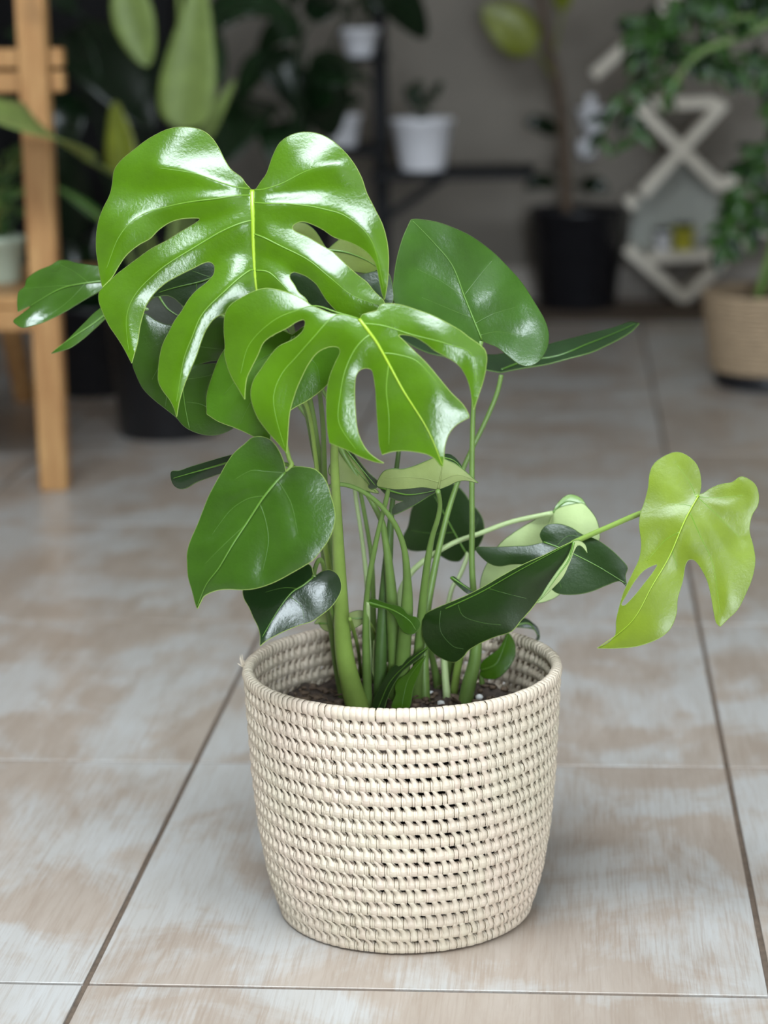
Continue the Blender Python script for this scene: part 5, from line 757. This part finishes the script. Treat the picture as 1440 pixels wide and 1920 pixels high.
def stalk(pts, r0, r1, name, mat, parent, n=8):
    P = smooth_path(pts, 5); k = len(P)
    mb = MB(); mb.tube(P, [r0 + (r1 - r0) * i / (k - 1) for i in range(k)], n); return mb.build(name, mat, parent)
def round_pot(parent, base, r0, r1, h, mat, lip=.006, name='pot_wall', n=40, wob=None):
    mb = MB(); mb.lathe(base, [(0, 0), (r0 * .96, 0), (r0, .004), (r1 - .002, h - lip * 2.2), (r1 + .002, h - lip * 2), (r1 + .003, h - .002), (r1, h), (r1 - .004, h), (r1 - .006, h - .03), (0, h - .03)], n, wob=wob)
    return mb.build(name, mat, parent)
V3 = Vector

# wooden plant stand at the left
post = BG['post']; zt = 1.05
st = thing('wooden_stand', 'orange-stained wooden plant stand with square legs at the left edge', 'plant stand', (-1.3, 4.1, 0))
bw = .050
def leg(x, y, top, w=bw, d=.04, lean=0): 
    mb = MB(); mb.bar((x, y, 0), (x, y + lean, top), w, d, (0, 1, 0), .003); return mb.build('leg', 'orange_wood', st)
leg(-.928, 3.92, zt); leg(-1.62, 3.92, zt); leg(-1.203, 4.84, .62, .038, .035, -.35); leg(-1.68, 4.84, .62, .038, .035, -.35)
def rail(z0, z1, y0, y1, x0=-1.66, x1=-.885, name='rail'):
    mb = MB(); mb.box((x0, y0, z0), (x1, y1, z1), bev=.003); return mb.build(name, 'orange_wood', st)
zr1 = BG['rail_hi'][1][2]; zr2 = BG['rail_hi2'][1][2]
rail(zr1 - .016, zr1 + .017, 3.942, 3.975); rail(zr2 - .02, zr2 + .016, 3.942, 3.975)
zs = BG['shelf'][1][2]
for k in range(4): rail(zs - .002, zs + .018, 3.945 + k * .125, 4.06 + k * .125, -1.66, -.935, 'shelf_board')
rail(zs - .045, zs - .004, 3.942, 3.968, -1.66, -.95)
rail(zs - .05, zs - .008, 4.40, 4.43, -1.66, -1.2)
# pale pot with a small bushy plant on the stand
b = V3(BG['shelfpot'][0]); b.z = zs + .0185
pp = thing('potted_herb', 'bushy light green plant in a pale pot on the wooden stand', 'potted plant', b)
round_pot(pp, b, .036, .046, .085, 'pale_green_ceramic')
rg = random.Random(21)
for k in range(46):
    a = rg.random() * 6.283; c = b + V3((0, 0, .06)); e = c + V3((math.cos(a) * rg.uniform(.02, .065), math.sin(a) * rg.uniform(.02, .06), rg.uniform(.03, .17)))
    d = (e - c).normalized(); tip = e + (d + V3((math.cos(a), math.sin(a), -.2))).normalized() * rg.uniform(.025, .045)
    mb = MB(); blade(mb, [e, (e + tip) / 2 + V3((0, 0, .004)), tip], rg.uniform(.018, .028), .2, 4, 2); mb.build('leaf', ('stem_dark', 'foliage_soft')[k % 2], pp)
    if k % 2 == 0: stalk([c, (c + e) / 2 + V3((0, 0, .01)), e], .0015, .001, 'stem', 'foliage_green', pp, 5)

# broad-leaved plant in a black pot behind the stand
b = V3(BG['bop_pot'][0]); b.z = 0
bp = thing('broadleaf_plant', 'tall plant with broad pale green leaves in a black pot beside the wooden stand', 'potted plant', b)
round_pot(bp, b, .098, .118, .235, 'black_plastic')
mb = MB(); mb.lathe(b, [(0, .204), (.109, .204), (.109, .212), (0, .214)], 32); mb.build('soil', 'dark_soil', bp)
for key, k, wdt, mat, up in (('bop_leafA', 4, .14, 'foliage_soft', (0, -.35, .9)), ('bop_leafB', 2, .115, 'foliage_soft', (0, -1, .1)), ('bop_leafC', 4, .085, 'foliage_soft', (0, -1, .2)), ('bop_leafD', 2, .075, 'foliage_olive', (-.3, -1, .1)), ('bop_leafE', 2, .03, 'foliage_soft', (0, -1, .2)), ('bop_leafF', 2, .03, 'foliage_green', (0, -.5, .9))):
    P = [V3(p) for p in BG[key]]; P[0] = b + V3((rg.uniform(-.03, .03), rg.uniform(-.03, .03), .205))
    lf = MB(); blade(lf, P[k:], wdt, .18, 14, 6, up); lo = lf.build('leaf', mat, bp)
    stalk(P[:k+1], .007, .004, 'stem', 'foliage_soft', bp)
    stalk([p + V3(up).normalized() * .0005 for p in P[k:]], .003, .0008, 'midrib', 'foliage_soft', lo, 6)
# second black pot behind
b = V3(BG['pot2'][0]); b.z = 0
tb = thing('black_planter', 'wide black planter with dark upright leaves in front of the black cabinet', 'potted plant', b)
round_pot(tb, b, .085, .105, .20, 'black_plastic')
for k in range(9):
    a = k * .7; s = b + V3((.04 * math.cos(a), .04 * math.sin(a), .168)); e = s + V3((.07 * math.cos(a), .05 * math.sin(a), .16 + .02 * (k % 3)))
    mb = MB(); blade(mb, [s, (s + e) / 2 + V3((0, 0, .03)), e], .045, .2, 8, 4, (math.cos(a) * -.3, -1, .4)); mb.build('leaf', 'foliage_black', tb)

# tall black cabinet along the back wall
cx0, cx1 = -1.95, BG['cab'][1][0]
cb = thing('black_cabinet', 'tall black cabinet against the back wall behind the dark foliage', 'cabinet', ((cx0 + cx1) / 2, 6.3, 0))
mb = MB(); mb.box((cx0, 6.02, 0), (cx1, 6.58, 1.25), bev=.004); mb.build('body', 'black_wood', cb)
for x0, x1 in ((cx0 + .012, (cx0 + cx1) / 2 - .002), ((cx0 + cx1) / 2 + .002, cx1 - .012)):
    mb = MB(); mb.box((x0, 6.0, .06), (x1, 6.019, 1.24), bev=.003); dr = mb.build('door', 'black_wood', cb)
    hx = x1 - .03 if x0 < -1.6 else x0 + .03
    mb = MB(); mb.tube([(hx, 5.985, .55), (hx, 5.985, .70)], .005); mb.tube([(hx, 6.0, .56), (hx, 5.985, .56)], .004); mb.tube([(hx, 6.0, .69), (hx, 5.985, .69)], .004); mb.build('handle', 'black_metal', dr)

# dark-leaved plants on stands
def dark_plant(prefix, count, pot_key, name, label, width, mats, up, high):
    b = V3(BG[pot_key][0]); t = V3(BG[pot_key][1])
    dp = thing(name, label, 'potted plant', (b.x, b.y, high))
    base = V3((b.x, b.y, high))
    round_pot(dp, base, .075, .095, .16, 'black_plastic')
    rg = random.Random(count)
    for i in range(count):
        P = [V3(p) for p in BG['%s_%d' % (prefix, i)]]
        P = [p + V3((0, rg.uniform(-.12, .12), 0)) for p in P]; P[0] = base + V3((0, 0, .13))
        k = 2
        tip = P[3]; root = P[2]; mid = (root + tip) / 2 + V3((0, -.02, .03))
        w = (tip - root).length * width
        lf = MB(); blade(lf, [root, mid, tip], w, .22, 12, 6, up); lo = lf.build('leaf', mats[i % len(mats)], dp)
        stalk(P[:3], .005, .003, 'stem', 'foliage_dark', dp, 6)
        stalk([q + V3(up).normalized() * .001 for q in (root, mid, tip)], .002, .0006, 'midrib', 'foliage_dark', lo, 5)
dark_plant('dk1', 7, 'dkpot1', 'dark_leaf_plant', 'almost black glossy foliage plant in front of the black cabinet', .55, ('foliage_black', 'foliage_dark'), (.1, -.7, .7), .165)
dark_plant('dk2', 12, 'dkpot', 'climbing_leaf_plant', 'dense dark green foliage plant left of the small white pots', .62, ('foliage_dark', 'foliage_black', 'foliage_dark'), (0, -.8, .6), .165)
for (x, y), lab in (((BG['dkpot1'][0][0], BG['dkpot1'][0][1]), 'low black stool under the almost black plant'), ((BG['dkpot'][0][0], BG['dkpot'][0][1]), 'low black stool under the dense dark green plant')):
    s = thing('plant_stool', lab, 'stool', (x, y, 0))
    mb = MB(); mb.lathe((x, y, 0), [(0, .145), (.115, .145), (.118, .149), (.118, .1645), (.115, .1648), (0, .1648)], 32); mb.build('seat', 'black_wood', s)
    for a in (.8, 2.37, 3.94, 5.5):
        mb = MB(); mb.tube([(x + .1 * math.cos(a), y + .1 * math.sin(a), 0), (x + .085 * math.cos(a), y + .085 * math.sin(a), .147)], .011); mb.build('leg', 'black_wood', s)

# tiered black metal stand with white pots
T = [V3(p) for p in BG['tbl']]
px, py = T[2].x, 6.06
ts = thing('metal_stand', 'black metal tiered shelf carrying small white pots by the back wall', 'shelf', (px, py, 0))
mb = MB(); mb.box((px - .019, py - .019, 0), (px + .019, py + .019, 1.0), bev=.003); mb.build('post', 'black_metal', ts)
mb = MB(); mb.box((px - .17, py - .14, 0), (px + .17, py + .2, .014), bev=.003); mb.build('foot', 'black_metal', ts)
def tier(x0, x1, z, t=.022):
    mb = MB(); mb.box((x0, py - .14, z - t), (x1, py + .14, z), bev=.003); mb.build('tier', 'black_metal', ts)
z1 = BG['wp1'][0][2]; z2 = BG['wp2'][0][2]; z3 = BG['wp3'][0][2]
tier(px - .019, T[1].x, z1); tier(T[9].x - .02, px + .019, z2); tier(T[7].x - .02, px + .019, z3, .012)
mb = MB(); mb.bar((T[5].x, py, z1 - .02), (px + .01, py, z1 - .13), .022, .022); mb.build('brace', 'black_metal', ts)
def white_pot(key, r0, r1, h, z, label, nl, mat, spread=.09, hi=.09):
    b = V3(BG[key][0]); b.y = py - .085; b.z = z + .0004
    o = thing('white_pot', label, 'potted plant', b, 'small white pots on the black shelf')
    round_pot(o, b, r0, r1, h, 'white_ceramic')
    rg = random.Random(int(1000 * r1))
    for k in range(nl):
        a = rg.random() * 6.283; s = b + V3((0, 0, h - .031)); e = b + V3((math.cos(a) * spread * rg.uniform(.3, 1), math.sin(a) * spread * .8, h + hi * rg.uniform(.3, 1)))
        m_ = s * .45 + e * .55 + V3((0, 0, .02))
        lf = MB(); blade(lf, [m_, (m_ + e) / 2 + V3((0, 0, .012)), e], .028, .2, 6, 3, (0, -.7, .7)); lf.build('leaf', mat, o)
        stalk([s, m_], .002, .0015, 'stem', mat, o, 5)
white_pot('wp1', .059, .081, .134, z1, 'largest white pot, standing alone at the right of the black shelf', 9, 'foliage_dark', .06, .10)
white_pot('wp2', .037, .049, .083, z2, 'small white pot half hidden by dark leaves on the middle tier', 7, 'foliage_dark', .06, .07)
white_pot('wp3', .034, .052, .074, z3, 'small rounded white pot on the top tier near the picture top', 8, 'foliage_dark', .12, .09)

# fluted black pot with a slim tree
b = V3(BG['fic_pot'][0]); b.z = 0; b.y = 6.36
ft = thing('slim_tree', 'slim woody plant with few leaves in a tall fluted black pot', 'potted plant', b)
round_pot(ft, b, .103, .134, .272, 'black_plastic', n=96, wob=lambda k, i: 1 + (.018 if (k // 3) % 2 and 1 < i < 4 else 0))
mb = MB(); mb.lathe(b, [(0, .241), (.123, .241), (.123, .248), (0, .25)], 32); mb.build('soil', 'dark_soil', ft)
tr = [V3(p) for p in BG['trunk']]; tr = [V3((p.x, 6.36, p.z)) for p in tr]; tr[0].z = .235
mb = MB(); P = smooth_path(tr, 5); mb.tube(P, [.017 - .007 * i / (len(P) - 1) for i in range(len(P))], 10); mb.build('trunk', 'bark', ft)
fc = [V3(p) for p in BG['fic']]
for j, (w, mat) in enumerate(((.125, 'foliage_olive'), (.05, 'foliage_black'), (.045, 'foliage_black'), (.05, 'foliage_black'), (.06, 'foliage_olive'))):
    q = fc[j*4:j*4+4]; q = [V3((p.x, 6.36 - .02 * i, p.z)) for i, p in enumerate(q)]
    lf = MB(); blade(lf, [q[1] if j else q[2], (q[2] + q[3]) / 2 + V3((0, -.01, .012)), q[3]], w, .15, 8, 4, (0, -1, .3)); lf.build('leaf', mat, ft)
    stalk(q[:3] if not j else q[:2], .004, .003, 'stem', 'foliage_olive' if j in (0, 4) else 'foliage_black', ft, 6)

# white wall planter beside the tree
w = [V3(p) for p in BG['wpl']]
wp = thing('wall_planter', 'white wall planter hanging behind the slim tree', 'planter', (w[0].x, 6.55, w[2].z))
mb = MB(); mb.lathe((w[0].x, 6.54, w[0].z), [(0, 0), (.018, 0), (.030, .02), (.048, .075), (.046, .075), (.028, .022), (0, .01)], 28); mb.build('cup', 'white_ceramic', wp)
mb = MB(); mb.lathe((w[2].x, 6.55, w[2].z), [(0, 0), (.016, .002), (.026, .025), (.022, .05), (.018, .052), (.02, .026), (0, .01)], 28); mb.build('lower_cup', 'white_ceramic', wp)
mb = MB(); mb.box((w[0].x - .02, 6.585, w[2].z), (w[0].x + .006, 6.6, w[1].z + .03), bev=.002); mb.build('bracket', 'white_ceramic', wp)

# diamond lattice shelf
D = [V3(p) for p in BG['dia']]
ds = thing('diamond_shelf', 'cream wooden lattice shelf of crossed diamonds against the back wall', 'shelf', (D[12].x, 6.40, 0))
dz = -.0
for j in range(len(D) // 2):
    a, b_ = D[2*j].copy(), D[2*j+1].copy()
    yy = 6.40 + (.008 if j in (4, 7) else 0.0) - (.012 if j in (4, 7) else 0)
    a.y = b_.y = yy
    mb = MB(); mb.bar(a, b_, .13 if j not in (3, 5, 10, 11) else .10, .030, V3((0, 0, 1)) if abs((b_ - a).normalized().z) < .5 else V3((1, 0, 0)), .003)
    mb.build('slat' if j not in (1, 8) else 'shelf_board', 'cream_paint', ds)
pn = [V3(p) for p in BG['dpan']]; mb = MB()
V = [(p.x, 6.47, p.z) for p in pn] + [(p.x, 6.482, p.z) for p in pn]; n = len(pn)
mb.add(V, [tuple(range(n)), tuple(range(2*n-1, n-1, -1))] + [(i, n+i, n+(i+1) % n, (i+1) % n) for i in range(n)], 0, True); mb.build('back_panel', 'grey_board', ds)
zt_ = D[16].z * .5 + D[17].z * .5 + .016
for key, r, h, mat, lab, pl in ((0, .025, .05, 'white_ceramic', 'tiny white pot with a dark succulent on the cream lattice shelf', True), (2, .033, .062, 'yellow_ceramic', 'small yellow pot on the cream lattice shelf', True)):
    q = BG['dpots'][key]; b = V3((q[0], 6.375, zt_))
    o = thing('mini_pot', lab, 'potted plant', b); round_pot(o, b, r * .8, r, h, mat, .003, n=24)
    for k in range(7):
        a = k * .9; s = b + V3((0, 0, h - .028)); e = s + V3((.025 * math.cos(a), .02 * math.sin(a), .045))
        lf = MB(); blade(lf, [s, (s + e) / 2, e], .016, .2, 4, 2, (0, -1, .2)); lf.build('leaf', 'foliage_dark', o)

# trailing green plant in a tan basket on a black tray
tb_ = V3((BG['tan'][0][0] + .006, 5.03, 0))
tn = thing('tan_basket', 'tan woven basket on a black base at the right edge', 'basket', tb_)
mb = MB(); mb.lathe(tb_, [(0, 0), (.125, 0), (.128, .004), (.132, .034), (.12, .034), (0, .03)], 48); mb.build('tray', 'black_plastic', tn)
for i in range(16):
    z = .042 + i * .0108; r = .137 + .020 * (i / 15) ** .8
    mb = MB(); mb.lathe(tb_, [(r + .0055 * math.cos(2*math.pi*k/8), z + .0056 * math.sin(2*math.pi*k/8)) for k in range(9)], 72, wob=lambda k, i: 1 + .006 * (k % 2))
    mb.f = [f for f in mb.f if len(f) == 4]; mb.m = mb.m[:len(mb.f)]; mb.flat = mb.flat[:len(mb.f)]
    mb.build('coil', 'tan_straw', tn)
mb = MB(); mb.lathe(tb_, [(0, .17), (.145, .17), (.145, .178), (0, .18)], 32); mb.build('soil', 'dark_soil', tn)
zz = thing('trailing_plant', 'arching plant with many small glossy green leaves growing from the tan basket', 'plant', tb_ + V3((0, 0, .18)))
rg = random.Random(31)
for i in range(9):
    P = [V3(p) for p in BG['zz_%d' % i]]
    if i in (2, 7):
        src = BG['zz_%d' % (0 if i == 2 else 2)]
    else: P[0] = tb_ + V3((rg.uniform(-.05, .05), rg.uniform(-.05, .05), .17))
    S = smooth_path(P, 8); k = len(S)
    stalk(P, .0095 if i in (0, 1) else .005, .006 if i in (0, 1) else .003, 'stem', 'stem_green' if i in (0, 1) else 'foliage_green', zz, 7)
    i0 = int(k * (.42 if i in (0, 1) else .3)) if i not in (2, 7) else 2
    for q in range(i0, k):
        for rep in range(1 if i in (0, 1, 2, 7) else 3):
            if i in (0, 2, 7) and q % 2: continue
            p = S[q]; a = rg.random() * 6.283
            d = V3((math.cos(a), rg.uniform(-.8, .8), math.sin(a) - .25)).normalized()
            l = rg.uniform(.03, .055); s0 = p + d * .004
            lf = MB(); blade(lf, [s0, s0 + d * l * .5 + V3((0, 0, .004)), s0 + d * l + V3((0, 0, -.006))], rg.uniform(.018, .028), .2, 4, 2, (rg.uniform(-.4, .4), -.7, .7)); lf.build('leaf', rg.choice(('foliage_green', 'foliage_green', 'foliage_dark')), zz)
